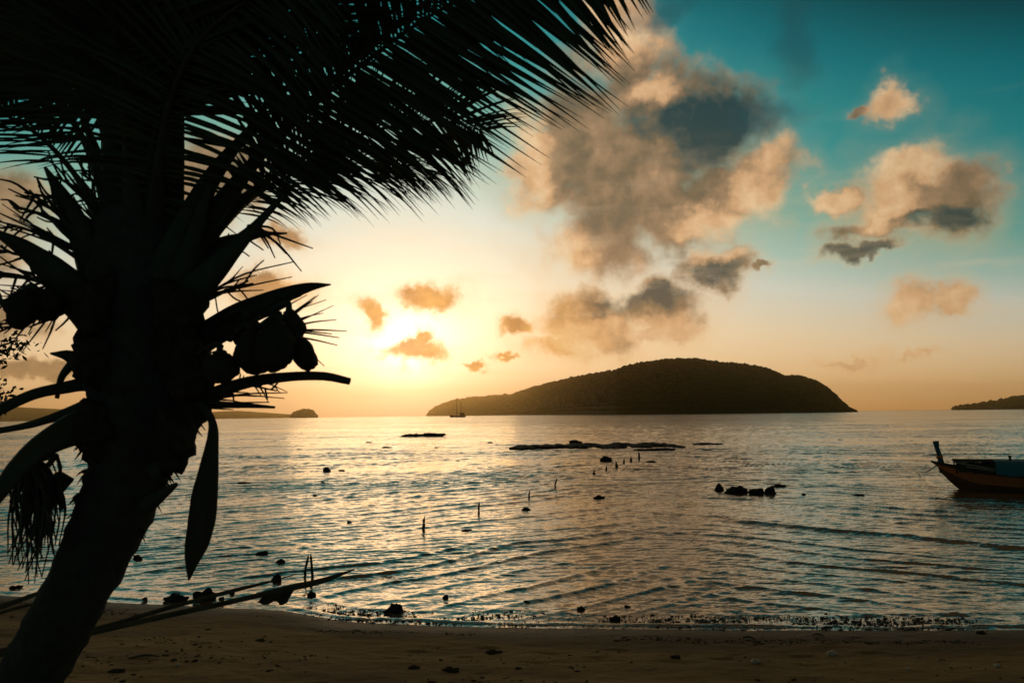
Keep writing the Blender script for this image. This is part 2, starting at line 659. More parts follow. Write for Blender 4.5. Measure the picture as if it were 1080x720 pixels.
Dm = wm('MINIMUM', D1, D2)
rr = wm('ADD', Dm, wm('MULTIPLY', wm('SUBTRACT', FB, 0.5), -1.7))
alpha = wrange(rr, 1.48, 0.62)
thin = wm('MULTIPLY', wrange(rr, 2.3, 1.0), 0.28)
darkf = field([(754, 132, 66, 50), (712, 128, 40, 30), (1010, 228, 38, 14), (905, 266, 40, 8), (753, 286, 24, 18), (650, 322, 28, 9), (702, 316, 32, 8), (965, 236, 34, 9)])
litf = field([(550, 180, 24, 90), (585, 268, 40, 26), (650, 22, 40, 42), (688, 96, 24, 18), (806, 190, 34, 42), (748, 232, 34, 16), (930, 200, 34, 40), (962, 168, 48, 20), (882, 208, 26, 12), (938, 105, 32, 22),
              (930, 236, 22, 12), (955, 320, 30, 24), (998, 312, 24, 18), (612, 350, 44, 24), (700, 346, 46, 14), (752, 272, 26, 8), (905, 376, 40, 18), (975, 377, 30, 12)])
dark = wrange(darkf, 1.45, 0.25)
bright = wrange(litf, 1.6, 0.5)
relief = wm('MULTIPLY', wm('SUBTRACT', FB, FB_s), 1.2)
body = wm('MULTIPLY_ADD', wm('SUBTRACT', 1.0, alpha), 0.24, 0.42)
lit = wm('ADD', wm('ADD', body, wm('SUBTRACT', wm('MULTIPLY', bright, 0.42), wm('MULTIPLY', dark, 0.50))), wm('ADD', relief, wm('MULTIPLY', wm('SUBTRACT', FB, 0.5), -0.35)), None, True)
near = wramp(lit, [(0.0, S(120, 82, 50)), (0.35, S(190, 122, 62)), (0.7, S(246, 176, 88)), (1.0, S(255, 214, 140))])
far = wramp(lit, [(0.0, S(30, 52, 58)), (0.16, S(80, 80, 72)), (0.34, S(122, 98, 72)), (0.54, S(166, 130, 96)), (0.76, S(222, 172, 124)), (1.0, S(248, 208, 160))])
cc = wmix(wrange(DS, 4.0, 15.0), near, far)
cloudc = wmix(1.0, cc, wramp(wm('MULTIPLY', DAZ, 1 / 180.0), [(0.0, (1, 1, 1, 1)), (25 / 180, (.9, .9, .9, 1)), (45 / 180, (.55, .55, .55, 1)), (80 / 180, (.15, .17, .18, 1)), (1.0, (.03, .04, .05, 1))]), 'MULTIPLY')
hazec = wmix(1.0, wmix(wrange(EL, 8.0, 24.0), S(240, 190, 130), S(70, 140, 138)), azm, 'MULTIPLY')
sky = wmix(thin, sky, hazec)
sky = wmix(wm('MULTIPLY', alpha, 0.92), sky, cloudc)
# dark wisps high up, thin pale veils lower down
wf = field([(835, 40, 30, 70), (815, 125, 50, 26), (700, 5, 60, 20)])
wisp = wm('MULTIPLY', wrange(wm('ADD', wf, wm('MULTIPLY', wm('SUBTRACT', FB, 0.5), -1.6)), 1.2, 0.1), 0.55)
sky = wmix(wisp, sky, S(28, 74, 84))
mpv = WN.new('ShaderNodeMapping')
mpv.inputs['Scale'].default_value = (5, 5, 32)
mpv.inputs['Rotation'].default_value = (0, 0.12, 0)
WL.new(DIR, mpv.inputs['Vector'])
veil = wm('MULTIPLY', wrange(wnoise(mpv.outputs[0], 1.6, 6, 0.55), 0.50, 0.75), wm('MULTIPLY', wrange(EL, 22.0, 8.0), 0.22))
sky = wmix(veil, sky, wmix(1.0, S(246, 214, 170), azm, 'MULTIPLY'))

nish = WN.new('ShaderNodeTexSky')
nish.sky_type = 'NISHITA'
nish.sun_disc = False
nish.sun_elevation = R(SUN_EL)
nish.sun_rotation = R(SUN_AZ)
nish.air_density = 1.5
nish.dust_density = 3.0
ns = WN.new('ShaderNodeVectorMath')
ns.operation = 'SCALE'
ns.inputs['Scale'].default_value = 0.001
WL.new(nish.outputs[0], ns.inputs[0])
sky = wvec('ADD', sky, ns.outputs[0])
bg = WN.get('Background') or WN.new('ShaderNodeBackground')
WL.new(sky, bg.inputs['Color'])
bg.inputs['Strength'].default_value = 1.0
wo = WN.get('World Output') or WN.new('ShaderNodeOutputWorld')
WL.new(bg.outputs[0], wo.inputs['Surface'])
world.cycles.sampling_method = 'MANUAL'
world.cycles.sample_map_resolution = 512

# ------------------------------------------------------------------ beach (one sheet to the horizon) and sea
SHX = [-400, -60, -12, -5, -3.2, -2.2, -1, 0, 2, 5.3, 10, 60, 400]
SHY = [40, 22, 13.4, 11.5, 11.1, 10.45, 10.18, 10.06, 9.86, 9.7, 9.6, 12, 30]


def shore(x):
    return np.interp(x, SHX, SHY)


FEET = []
_fr = random.Random(31)
for x0, y0, a0, n_ in ((-8, 7.6, .05, 26), (-7, 8.6, -.03, 24), (8, 8.1, 3.2, 26), (-1, 7.2, .3, 12)):
    fx_, fy_, fa_ = x0, y0, a0
    for i_ in range(n_):
        fa_ += _fr.uniform(-.07, .07)
        fx_ += math.cos(fa_) * _fr.uniform(.58, .72)
        fy_ += math.sin(fa_) * .65
        sd0 = .1 if i_ % 2 else -.1
        FEET.append((fx_ - math.sin(fa_) * sd0, fy_ + math.cos(fa_) * sd0, fa_ + _fr.uniform(-.2, .2), _fr.uniform(.007, .016)))


def sand_z(x, y):
    x = np.asarray(x, float)
    y = np.asarray(y, float)
    d = shore(x) + 0.10 * (fbm(x * 1.1, y * 0 + 3.3, 5) - .5) - y
    z = np.where(d > 0, 0.115 * d - 0.0012 * d * d, 0.07 * d)
    z = np.where(d > 40, 2.68, z)
    z = np.maximum(z, -3.0)
    if z.ndim and z.size > 1000:
        k = (y > 4.5) & (y < 10) & (np.abs(x) < 9)
        zz = np.zeros(int(k.sum()))
        xk, yk = x[k], y[k]
        for (fx, fy, fa, fd) in FEET:
            m = (np.abs(xk - fx) < .3) & (np.abs(yk - fy) < .3)
            u = (xk[m] - fx) * math.cos(fa) + (yk[m] - fy) * math.sin(fa)
            w = -(xk[m] - fx) * math.sin(fa) + (yk[m] - fy) * math.cos(fa)
            q = (u / .13) ** 2 + (w / .06) ** 2
            zz[m] += -fd * np.exp(-q ** 1.5) + fd * .5 * np.exp(-((q - 1.9) / .9) ** 2)
        z[k] += zz
    near = np.clip(1 - np.abs(d - 4) / 8, 0, 1)
    z = z + near * np.clip(d * 1.5, 0, 1) * (0.10 * (fbm(x * 0.9, y * 1.6, 11) - .5) + 0.035 * (fbm(x * 4, y * 5, 21) - .5))
    return z


def ground_at(px, py):
    v = ray(px, py)
    t = 3.0
    for _ in range(400):
        p = CAM + v * t
        if p.z <= float(sand_z(p.x, p.y)):
            break
        t += 0.03
    return CAM + v * t


gx = np.concatenate([[-14000, -4000, -1000, -300, -120], np.linspace(-60, -12, 40), np.linspace(-11.8, 11.8, 420), np.linspace(12, 60, 40), [120, 300, 1000, 4000, 14000]])
gy = np.concatenate([[-3000, -600, -150], np.linspace(-40, 3, 60), np.linspace(3.05, 13, 340), np.linspace(13.5, 60, 40), [150, 600, 3000, 20000]])
X, Y = np.meshgrid(gx, gy)
beach = grid_object('beach', X, Y, sand_z(X, Y), M_sand)
tag(beach, 'dark brown sandy beach strewn with leaf litter along the water', 'beach', kind='structure')

# sea: fine rows close by, coarse rows to the horizon
ry = np.concatenate([np.geomspace(8.6, 60, 600), np.geomspace(60.3, 300, 260), np.geomspace(305, 15000, 70)])
cu = np.linspace(-1.15, 1.15, 760)
Yw = np.repeat(ry[:, None], len(cu), 1)
Xw = (Yw + 5.0) * cu[None, :]


def train(x, y, deg, wl, amp, sharp, seed, mod=0.25, warp=0.5):
    a = math.radians(deg)
    dx, dy = math.cos(a), math.sin(a)
    w = (fbm(x * 0.22, y * 0.22, seed, 3) - .5) * warp * wl * 6
    ph = (x * dx + y * dy + w) * 2 * math.pi / wl
    # long crests that fade in and out along their length
    along = (-x * dy + y * dx)
    acr = (x * dx + y * dy)
    env = np.clip((fbm(along * mod * .5, acr * mod * 2.2, seed + 50, 3) - 0.30) * 3.0, 0, 1)
    return amp * env * (np.exp(sharp * (np.sin(ph) - 1)))


H = np.zeros_like(Xw)
leftw = 1 / (1 + np.exp((Xw - 3.2 - 0.05 * (Yw - 15)) / 1.0))
rightw = 1 - leftw * 0.85
H += leftw * train(Xw, Yw, -47, 0.85, 0.034, 6.5, 3, .2, .35)
H += leftw * train(Xw, Yw, -60, 0.50, 0.014, 5, 9)
H += rightw * train(Xw, Yw, -128, 0.80, 0.036, 6.5, 4, .2, .35)
H += rightw * train(Xw, Yw, -117, 0.50, 0.015, 5, 8)
H += train(Xw, Yw, -88, 1.9, 0.026, 5, 14) * np.clip((Yw - 14) / 14, 0, 1) * 1.3
H += train(Xw, Yw, -82, 0.7, 0.007, 3, 15)
H += train(Xw, Yw, -98, 0.34, 0.007, 2, 17, .6) * np.clip((30 - Yw) / 10, 0, 1)
H += train(Xw, Yw, -70, 0.27, 0.005, 2, 18, .6) * np.clip((26 - Yw) / 10, 0, 1)
H += train(Xw, Yw, -104, 3.4, 0.06, 2, 16) * np.clip((Yw - 22) / 20, 0, 1)
H += 0.010 * (fbm(Xw * 1.5, Yw * 3.0, 31, 4) - .5)
# one broad low roller that comes in on the right
lx = (Xw - 4.7) * 0.68 + (Yw - 20.1) * -0.73
lq = (Xw - 4.7) * 0.73 + (Yw - 20.1) * 0.68 + (fbm(Xw * .5, Yw * .5, 77) - .5) * .5
H += 0.055 * np.exp(-(lq / 0.20) ** 2) * np.clip(lx / 1.0, 0, 1) * np.clip((11 - lx) / 4, 0, 1)
shd = np.clip((Yw - shore(Xw)) / 2.2, 0.06, 1)
H *= shd * np.clip((300 - Yw) / 150, 0, 1)
so_ = Yw - shore(Xw) - 0.16 - 0.22 * (fbm(Xw * 0.8, Xw * 0 + 2.0, 91, 3) - .3)
H += 0.022 * np.exp(-(so_ / 0.07) ** 2) * np.clip(fbm(Xw * .7, Xw * 0 + 5, 92) * 2.2 - .5, 0, 1)
so_ = Yw - shore(Xw) - 0.75 - 0.3 * (fbm(Xw * 0.6, Xw * 0 + 8.0, 93, 3) - .5)
H += 0.022 * np.exp(-(so_ / 0.09) ** 2) * np.clip(fbm(Xw * .5, Xw * 0 + 9, 94) * 2.2 - .6, 0, 1)
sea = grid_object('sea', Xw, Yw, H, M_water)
tag(sea, 'rippled sea reflecting the golden evening sky', 'sea', kind='structure')

# ------------------------------------------------------------------ islands
ICO = bmesh.new()
bmesh.ops.create_icosphere(ICO, subdivisions=1, radius=1.0)
ICO_V = np.array([v.co[:] for v in ICO.verts])
ICO_F = np.array([[v.index for v in f.verts] for f in ICO.faces])
ICO.free()


def island(name, label, prof, dist, depth, seed, forest_label=None, r=(4, 9), n=5000, base_y=None):
    """terrain with the photographed skyline as its ridge; forest canopy as one mass on top"""
    nu, nv = 320, 44
    pk = [p[0] for p in prof]
    pxs = np.linspace(pk[0], pk[-1], nu)
    pys = np.interp(pxs, pk, [p[1] for p in prof])
    if isinstance(dist, (int, float)):
        ds = np.full(nu, float(dist))
    else:
        ds = np.interp(pxs, [q[0] for q in dist], [q[1] for q in dist])
        k = np.ones(21) / 21
        ds = np.convolve(np.pad(ds, 10, mode='edge'), k, 'valid')
    wx, hgt = np.zeros(nu), np.zeros(nu)
    for i in range(nu):
        v = ray(pxs[i], pys[i])
        wx[i] = v.x * ds[i] / v.y
        hgt[i] = max(CAM.z + v.z * ds[i] / v.y, 0)
    v = np.linspace(-1, 1, nv)
    U = np.repeat(wx[None, :], nv, 0)
    V = np.repeat(v[:, None], nu, 1)
    DD = np.repeat(ds[None, :], nv, 0)
    Hh = np.repeat(hgt[None, :], nv, 0)
    shape = np.clip(1 - np.abs(V) ** 1.7, 0, 1) ** 0.8
    Yy = DD + V * depth * (0.25 + 0.75 * Hh / max(hgt.max(), 1)) + (fbm(U * 0.006, V * 0 + 1, seed) - .5) * depth * .5
    U = U * Yy / DD
    rough = (fbm(U * 0.012, Yy * 0.012, seed + 5, 5) - .5)
    Z = Hh * shape * (1 + 0.25 * rough * (1 - shape)) - 2.0
    o = grid_object(name, U, Yy, Z, M_hill)
    tag(o, label, name, kind='structure')
    if forest_label:
        rng = np.random.RandomState(seed)
        iu = rng.uniform(0, nu - 1.001, n)
        iv = rng.uniform(1, nv * 0.62, n)
        a, b = iu.astype(int), iv.astype(int)
        fa = iu - a
        cx = U[b, a] * (1 - fa) + U[b, a + 1] * fa
        cy = Yy[b, a] * (1 - fa) + Yy[b, a + 1] * fa
        cz = Z[b, a] * (1 - fa) + Z[b, a + 1] * fa
        rad = rng.uniform(*r, n) * DD[b, a] / 2600 * (0.6 + 0.8 * rng.rand(n) ** 3)
        ok = cz > 1.0
        cx, cy, cz, rad = cx[ok], cy[ok], cz[ok], rad[ok]
        vv = ICO_V[None] * (rad[:, None, None] * (1 + 0.5 * (rng.rand(len(rad), len(ICO_V), 1) - .5)))
        vv = vv * np.array([1, 1, 0.9])[None, None]
        vv = vv + np.stack([cx, cy, cz + rad * 0.12], -1)[:, None]
        ff = ICO_F[None] + (np.arange(len(rad)) * len(ICO_V))[:, None, None]
        fo = raw_object('forest', vv.reshape(-1, 3), ff.reshape(-1, 3), M_canopy)
        tag(fo, forest_label, 'forest', kind='stuff')
    return o


island('island', 'long dark wooded island across the bay',
       [(451, 438.6), (454, 434), (459, 430.5), (467, 426.5), (478, 423), (492, 420.5), (515, 418.5), (540, 416.5), (550, 413), (562, 409), (580, 404), (600, 399.5), (622, 395), (636, 392.5), (648, 391), (660, 386.5), (675, 383),
        (700, 379.5), (718, 377.5), (735, 377.5), (750, 380.5), (770, 382.5), (788, 383.5), (805, 387), (818, 392), (828, 396.5), (838, 395.5), (850, 397.5), (862, 402), (873, 409), (882, 417), (890, 425), (897, 431), (903, 432.6), (905, 434)],
       [(451, 10300), (500, 9200), (545, 7000), (580, 4200), (640, 2100), (900, 1500)], 330, 3, 'dense evergreen forest covering the whole dark island', (3, 6.5), 14000)
island('hills', 'low hazy hills on the far left horizon',
       [(-80, 432), (-40, 426), (0, 428), (60, 431), (110, 434), (160, 435), (200, 436), (232, 433.5), (252, 432.8), (270, 434), (292, 435.6), (305, 436.5), (330, 438.5), (336, 440.5)], 9500, 500, 5)
island('islet', 'small round islet low on the left horizon',
       [(306, 441), (308, 437.5), (312, 434.3), (318, 432.4), (325, 432.0), (330, 433.5), (333, 437), (335, 441)], 5500, 70, 8, 'scrub forest on the small round islet', (3, 5), 500)
island('headland', 'low wooded headland at the right edge',
       [(1003, 432.2), (1008, 430), (1016, 428.6), (1028, 427.4), (1042, 425.5), (1055, 422.5), (1068, 420), (1080, 418.5), (1110, 413), (1150, 410), (1200, 415), (1250, 424), (1270, 431)], 3900, 230, 11,
       'forest canopy on the headland at the right edge', (5, 9), 2500)

# ------------------------------------------------------------------ rocks and reefs in the water
rock_n = [0]


def rock(px, py, w, h, label, group=None, cat='rock', name='rock', parts=1, depth=None, ground=False, flat=1.0):
    rock_n[0] += 1
    sd_ = rock_n[0] * 1.37
    b = ground_at(px, py) if ground else on_water(px, py)
    s = b.y / FPX
    W, Hh = w * s, h * s
    D = depth if depth else W * 0.7
    mb = MB()
    for i in range(parts):
        if parts == 1:
            mb.lump(b + Vector((0, D * .25, 0)), W * .47, D * .5, Hh * 0.8, sd_, 0.42, 1.7, 4, 0, sharp=.35)
        else:
            f = (i + .5) / parts - .5
            k = random.uniform(.55, 1.0)
            mb.lump(b + Vector((f * W * .95, random.uniform(-.2, .3) * D, Hh * 0.1)), W / parts * random.uniform(1.0, 1.9), D * .45 * random.uniform(.6, 1), Hh * k, sd_ + i * 2.1, 0.5, 2.0, 3, 0, sharp=.35)
    o = mb.build(name, M_rock)
    tag(o, label, cat, group)
    return o


G1 = 'dark rocks scattered in the water near the shore'
# near the left shore
rock(214, 633, 27, 13, 'largest squarish dark rock at the water edge beside the palm trunk', G1)
rock(183, 634, 27, 8, 'low wide dark rock at the water edge just right of the palm trunk', G1)
rock(152, 633, 7, 4, 'tiny rock nearest the palm trunk on the waterline', G1)
rock(233, 632, 6, 3.5, 'small rock just right of the squarish boulder at the waterline', G1)
rock(244, 627, 6, 5, 'small pointed rock offshore between squarish boulder and low palm blades', G1)
rock(292, 613, 11, 9, 'round dark rock rising behind the upper low palm blade', G1)
rock(296, 594, 11, 5.5, 'low dark rock seaward of the round rock by the low palm blades', G1)
rock(276, 585, 13, 5, 'flat dark rock farthest offshore of those above the low palm blades', G1)
rock(328, 630, 10, 8, 'dark rock below the tip of the lower palm blade', G1)
rock(144, 590, 11, 6, 'dark rock peeking out from behind the right edge of the trunk', G1)
rock(16, 620, 14, 3, 'flat low rock at the left edge under the hanging flower stalks', G1)
# mid-left
G2 = 'small rocks in the glittering water'
rock(344, 497, 8, 6, 'upright small rock in the glitter beyond the hanging pod', G2)
rock(360, 497.5, 8, 3, 'flat small rock right beside the upright one in the glitter', G2)
rock(340, 510, 6, 2.4, 'tiny rock just below the upright rock in the glitter', G2)
rock(332, 523, 5, 2.2, 'tiny rock second below the upright rock in the glitter', G2)
rock(368, 551, 6, 2.5, 'tiny rock between the paired stakes and the upright glitter rock', G2)
rock(256, 510, 15, 2.6, 'thin flat rock awash just right of the hanging pod', G2)
# out in the bay
rock(446, 460, 34, 3.3, 'low rocky ledge in the sun glitter below the sailing ship', cat='reef', name='reef', parts=6, depth=6)
G3 = 'flat rocks awash in the sun glitter'
rock(408, 472.5, 12, 2, 'flat rock awash on the sunward side of the small ledge', G3)
rock(388, 467, 7, 1.6, 'leftmost flat rock awash in the sun glitter', G3)
rock(460, 472.5, 5, 1.6, 'tiny rock awash just below the small ledge', G3)
rock(517, 467, 5, 1.8, 'tiny rock awash between the small ledge and long reef', G3)
rock(483, 486, 7, 1.3, 'thin rock awash below and between the small ledge and long reef', G3)
rock(627, 471.3, 176, 3.3, 'long low dark reef breaking the water below the island', cat='reef', name='reef', parts=26, depth=9)
rock(607, 469, 17, 6.5, 'hump of rock standing highest on the long reef', cat='rock')
rock(690, 474.5, 40, 2.2, 'short broken ledge just in front of the right end of the long reef', cat='reef', name='reef', parts=7, depth=3)
rock(639, 486, 15, 6, 'lone dark boulder in front of the long reef', cat='rock')
rock(687, 487.5, 10, 2.2, 'flat rock just right of the row of short stakes')
rock(672, 496, 8, 2, 'flat rock awash below the row of short stakes')
rock(632, 525.5, 12, 4, 'low dark rock in midwater right of the thin stakes', G2)
rock(555, 538, 10, 3.2, 'low dark rock right of the leaning stake', G2)
rock(492, 560, 15, 2, 'thin rock awash in the ripples nearer than the thin stakes', G2)
rock(470, 631, 6, 5, 'small upright stone in the shallows right of the shore boulder', G1)
rock(556, 636, 9, 3.4, 'small flat stone in the shallows at centre', G1)
rock(613, 643, 10, 4, 'small round stone in the shallows right of centre', G1)
rock(649, 655, 13, 6.5, 'dark stone sitting in the pebbly foam line', G1)
rock(662, 640.5, 7, 3, 'tiny stone farther out than the one in the foam line', G1)
rock(415, 646, 21, 11, 'dark boulder alone on the waterline at centre left', G1)
# group by the boat
G4 = 'cluster of dark rocks left of the longtail boat'
rock(759, 517.5, 10, 9, 'small square rock at the left end of the cluster before the boat', G4)
rock(780, 520.5, 27, 10, 'biggest blocky rock in the cluster before the boat', G4)
rock(800, 521.5, 17, 8, 'middle rock between the biggest block and the right end of the cluster', G4)
rock(813, 521, 13, 8.5, 'rounded rock at the right end of the cluster before the boat', G4)
rock(823, 513.5, 16, 4, 'low flat rock lying behind the cluster towards open water', G4)
rock(848, 522, 5, 2.2, 'tiny rock alone right of the blocky cluster', G4)
rock(907, 522.8, 14, 2.4, 'flat rock awash between the blocky cluster and the boat', G4)
rock(745, 468.5, 21, 1.8, 'thin ledge awash off the right end of the long reef', cat='reef', name='reef', parts=4, depth=2)
rock(747, 475.3, 11, 1.6, 'thin rock awash in front of the thin right ledge')

# ------------------------------------------------------------------ stakes
GS = 'old wooden stakes standing in the water'


def stake(pts, w, label):
    b = on_water(*pts[0])
    d = b.y
    base = thing('stake', b, label, 'stake', GS)
    w3 = w * d / FPX
    pp = [b - Vector((0, 0, .3))] + [CAM + ray(*q) * (d / ray(*q).y) for q in pts]
    n = len(pp)
    mb = MB()
    mb.tube(spline(pp, 3 * n), lerps([w3 * .6, w3 * .55, w3 * .42], 3 * n), 7, rough=.35)
    mb.build('stem', M_wood, base)
    # frayed broken top
    mb = MB()
    t = pp[-1]
    for i in range(3):
        mb.tube([t - Vector((0, 0, .02)), t + Vector((random.uniform(-.4, .5) * w3, 0, w3 * random.uniform(.5, 1.4)))], [w3 * .22, w3 * .05], 5)
    mb.build('broken_tip', M_wood, base)


stake([(322, 607), (322, 600), (325, 587)], 2.6, 'left leaning stake of the close pair near the shore')
stake([(329.5, 609), (329, 600), (328, 586)], 2.8, 'right upright stake of the close pair near the shore')
stake([(446.5, 558), (447, 553), (447, 547)], 3.0, 'thick short stake alone in the glitter')
stake([(505, 541), (505, 536), (505.5, 531)], 2.4, 'stake standing right of the thick short stake')
stake([(558, 525), (558, 522), (558.5, 519)], 1.8, 'smallest thin stake between the two taller ones')
stake([(586, 515), (585.5, 511), (587, 506)], 1.8, 'thin bent stake left of the row of short stakes')
stake([(626.5, 500), (626.5, 498)], 3.2, 'nearest low stub in the row of short stakes')
stake([(639.5, 496), (639.5, 492.5)], 1.8, 'second nearest stub in the row of short stakes')
stake([(650.5, 493), (650, 489)], 3.0, 'thick stub in the middle of the row of short stakes')
stake([(658, 488.5), (658, 485.5)], 2.2, 'fourth stub in the row of short stakes')
stake([(665.5, 486), (665.5, 483.5)], 2.6, 'fifth stub in the row beside the tallest one')
stake([(674, 483.5), (674, 481), (674, 477.5)], 2.2, 'tallest farthest stake at the end of the row')

# ------------------------------------------------------------------ shore pebbles and foam (uncountable)
rng = np.random.RandomState(4)


def scatter(name, n, xr, yr, rr_, mat, label, cat, thr, sq, seed, zoff=0.0, water=True):
    cx = rng.uniform(*xr, n)
    if name == 'foam':
        ln_ = rng.rand(n) < .6
        wob = 0.22 * (fbm(cx * 0.8, cx * 0 + 2.0, 91, 3) - .3)
        wob2 = 0.3 * (fbm(cx * 0.6, cx * 0 + 8.0, 93, 3) - .5)
        off = np.where(ln_, 0.10 + wob + rng.normal(0, .022, n), np.where(rng.rand(n) < .3, 0.68 + wob2 + rng.normal(0, .02, n), rng.uniform(-.05, .6, n)))
    else:
        off = rng.triangular(yr[0], yr[0] + (yr[1] - yr[0]) * .4, yr[1], n)
    cy = shore(cx) + off
    keep = fbm(cx * 1.3, cy * 2.6, seed, 3) > thr
    cx, cy = cx[keep], cy[keep]
    rad = rng.uniform(rr_[0], rr_[1], len(cx)) * (0.5 + rng.rand(len(cx)) ** 4)
    z = np.maximum(sand_z(cx, cy), 0.0 if water else -9) + zoff
    vv = ICO_V[None] * (rad[:, None, None] * (1 + 0.7 * (rng.rand(len(rad), len(ICO_V), 1) - .5)))
    an = rng.uniform(0, 6.28, len(rad))
    st = rng.uniform(1, 1.9, len(rad))
    vx = vv[..., 0] * st[:, None]
    vy = vv[..., 1]
    xx = vx * np.cos(an)[:, None] - vy * np.sin(an)[:, None]
    yy = vx * np.sin(an)[:, None] + vy * np.cos(an)[:, None]
    co = np.stack([xx + cx[:, None], yy + cy[:, None], vv[..., 2] * sq + z[:, None]], -1)
    ff = ICO_F[None] + (np.arange(len(rad)) * len(ICO_V))[:, None, None]
    o = raw_object(name, co.reshape(-1, 3), ff.reshape(-1, 3), mat)
    tag(o, label, cat, kind='stuff')


scatter('pebbles', 3600, (-2.6, 6.5), (-0.10, 0.80), (0.005, 0.021), M_pebble, 'dark pebbles and weed along the waterline', 'pebbles', 0.47, 0.5, 61, 0.008)
scatter('foam', 9000, (-2.9, 6.8), (-0.08, 0.62), (0.004, 0.013), M_foam, 'pale broken foam along the waterline', 'foam', 0.45, 0.22, 62, 0.009)
scatter('leaf_litter', 2600, (-9, 9), (-5.2, -1.2), (0.006, 0.022), M_deb, 'scattered leaf crumbs and twigs on the sand', 'leaf litter', 0.52, 0.35, 63, 0.003, False)

scatter('drift_litter', 2200, (-9, 9), (-1.05, -0.55), (0.005, 0.02), M_deb, 'thin drift line of weed and twigs above the wet sand', 'drift litter', 0.47, 0.35, 66, 0.003, False)

# ------------------------------------------------------------------ single bits of beach debris
GD = 'bits of debris lying on the sand'


def debris(px, py, w, kind, label):
    b = ground_at(px, py)
    s = w * b.y / FPX
    mb = MB()
    rd = random.random() * 6
    if kind == 'stick':
        d = Vector((1, random.uniform(-.5, .5), 0)).normalized()
        pp = [b - d * s * .5 + Vector((0, 0, .012)), b + Vector((0, .01, .028)), b + d * s * .5 + Vector((0, 0, .01))]
        mb.tube(spline(pp, 8), lerps([.006, .012, .005], 8), 6, rough=.4)
        m, n = M_dry, 'stick'
    elif kind == 'shell':
        mb.lump(b + Vector((0, 0, s * .16)), s * .5, s * .42, s * .3, rd, .25, 2, 3, rd, sharp=.2)
        m, n = M_shell, 'shell'
    elif kind == 'leaf':
        d = Vector((math.cos(rd), math.sin(rd), 0)) * s
        pp = [b - d * .5 + Vector((0, 0, .02)), b + Vector((0, 0, .035)), b + d * .5 + Vector((0, 0, .015))]
        mb.blade(spline(pp, 8), [.01 * s, .3 * s, .42 * s, .46 * s, .42 * s, .32 * s, .18 * s, .01 * s], Vector((-d.y, d.x, .3 * s)).normalized(), .2)
        m, n = M_dry, 'fallen_leaf'
    else:
        mb.lump(b + Vector((0, 0, s * .06)), s * .55, s * .35, s * .22, rd, .55, 2.2, 3, rd, sharp=.35)
        m, n = M_deb, 'weed_clump'
    o = mb.build(n, m)
    tag(o, label, n.replace('_', ' '), GD)


debris(797, 699, 10, 'shell', 'pale shell on the sand in the near right foreground')
debris(878, 691, 11, 'shell', 'pale broken shell lying right of the first one on the sand')
debris(993, 699, 11, 'leaf', 'pale leaf on the dim sand right of the two shells')
debris(1052, 703, 7, 'shell', 'small pale shell nearest the right edge')
debris(958, 706, 5, 'shell', 'tiny pale shell chip left of the pale leaf')
debris(602, 707, 9, 'leaf', 'pale curled leaf on the near sand at centre right')
debris(520, 689, 15, 'weed', 'dark weed clump on open sand at centre')
debris(437, 705, 12, 'weed', 'dark weed clump left of centre at the near edge')
debris(475, 708, 17, 'weed', 'wide dark weed clump at the near edge beside centre')
debris(547, 705, 7, 'weed', 'tiny dark weed knot left of the curled leaf')
debris(485, 672, 8, 'leaf', 'small pale leaf high on the sand near the waterline boulder')
debris(790, 674, 13, 'stick', 'thin dark stick on the wet sand above the pale shells')
debris(863, 671, 12, 'stick', 'short stick on the wet sand above the broken shell')
debris(152, 694, 30, 'stick', 'long pale stick on the sand right of the trunk base')
debris(171, 681, 8, 'leaf', 'small pale leaf just above the long pale stick')
debris(187, 702, 6, 'shell', 'tiny pale shell below the long pale stick')
debris(123, 709, 16, 'weed', 'dark weed clump on sand at the foot of the trunk')
debris(275, 676, 9, 'weed', 'dark weed knot on the sand below the low palm blades')
debris(328, 692, 6, 'weed', 'small dark weed knot between low blades and frame bottom')
debris(712, 694, 12, 'weed', 'dark weed clump left of the first pale shell')
debris(1035, 668, 10, 'weed', 'dark weed clump on wet sand at far right')

# ------------------------------------------------------------------ longtail boat
BOW = on_water(1000, 516)
ang = R(-24)
bx = Vector((math.cos(ang), math.sin(ang), 0))
by = Vector((-math.sin(ang), math.cos(ang), 0))
bz = Vector((0, 0, 1))
boat = thing('longtail_boat', BOW + bx * 4, 'wooden longtail boat with teal tarp and tall prow post moored at right', 'boat')


def BL(x, y, z):
    return BOW + bx * x + by * y + bz * z


def hull_station(s):
    """x, half beam, keel z, gunwale z"""
    x = -0.22 + s * 8.4
    hb = 0.03 + 0.82 * (math.sin(min(s * 1.25, 1) * math.pi * .5) ** .8) * (1 - 0.35 * max(0, s - .75) / .25)
    gz = 0.52 + 0.36 * max(0, 1 - s * 3.6) ** 1.6 + 0.18 * max(0, s - .7)
    kz = -0.35 + 0.95 * max(0, 1 - s * 7.5) ** 1.5
    return x, hb, kz, gz


st = [hull_station(s) for s in np.linspace(0, 1, 40)]


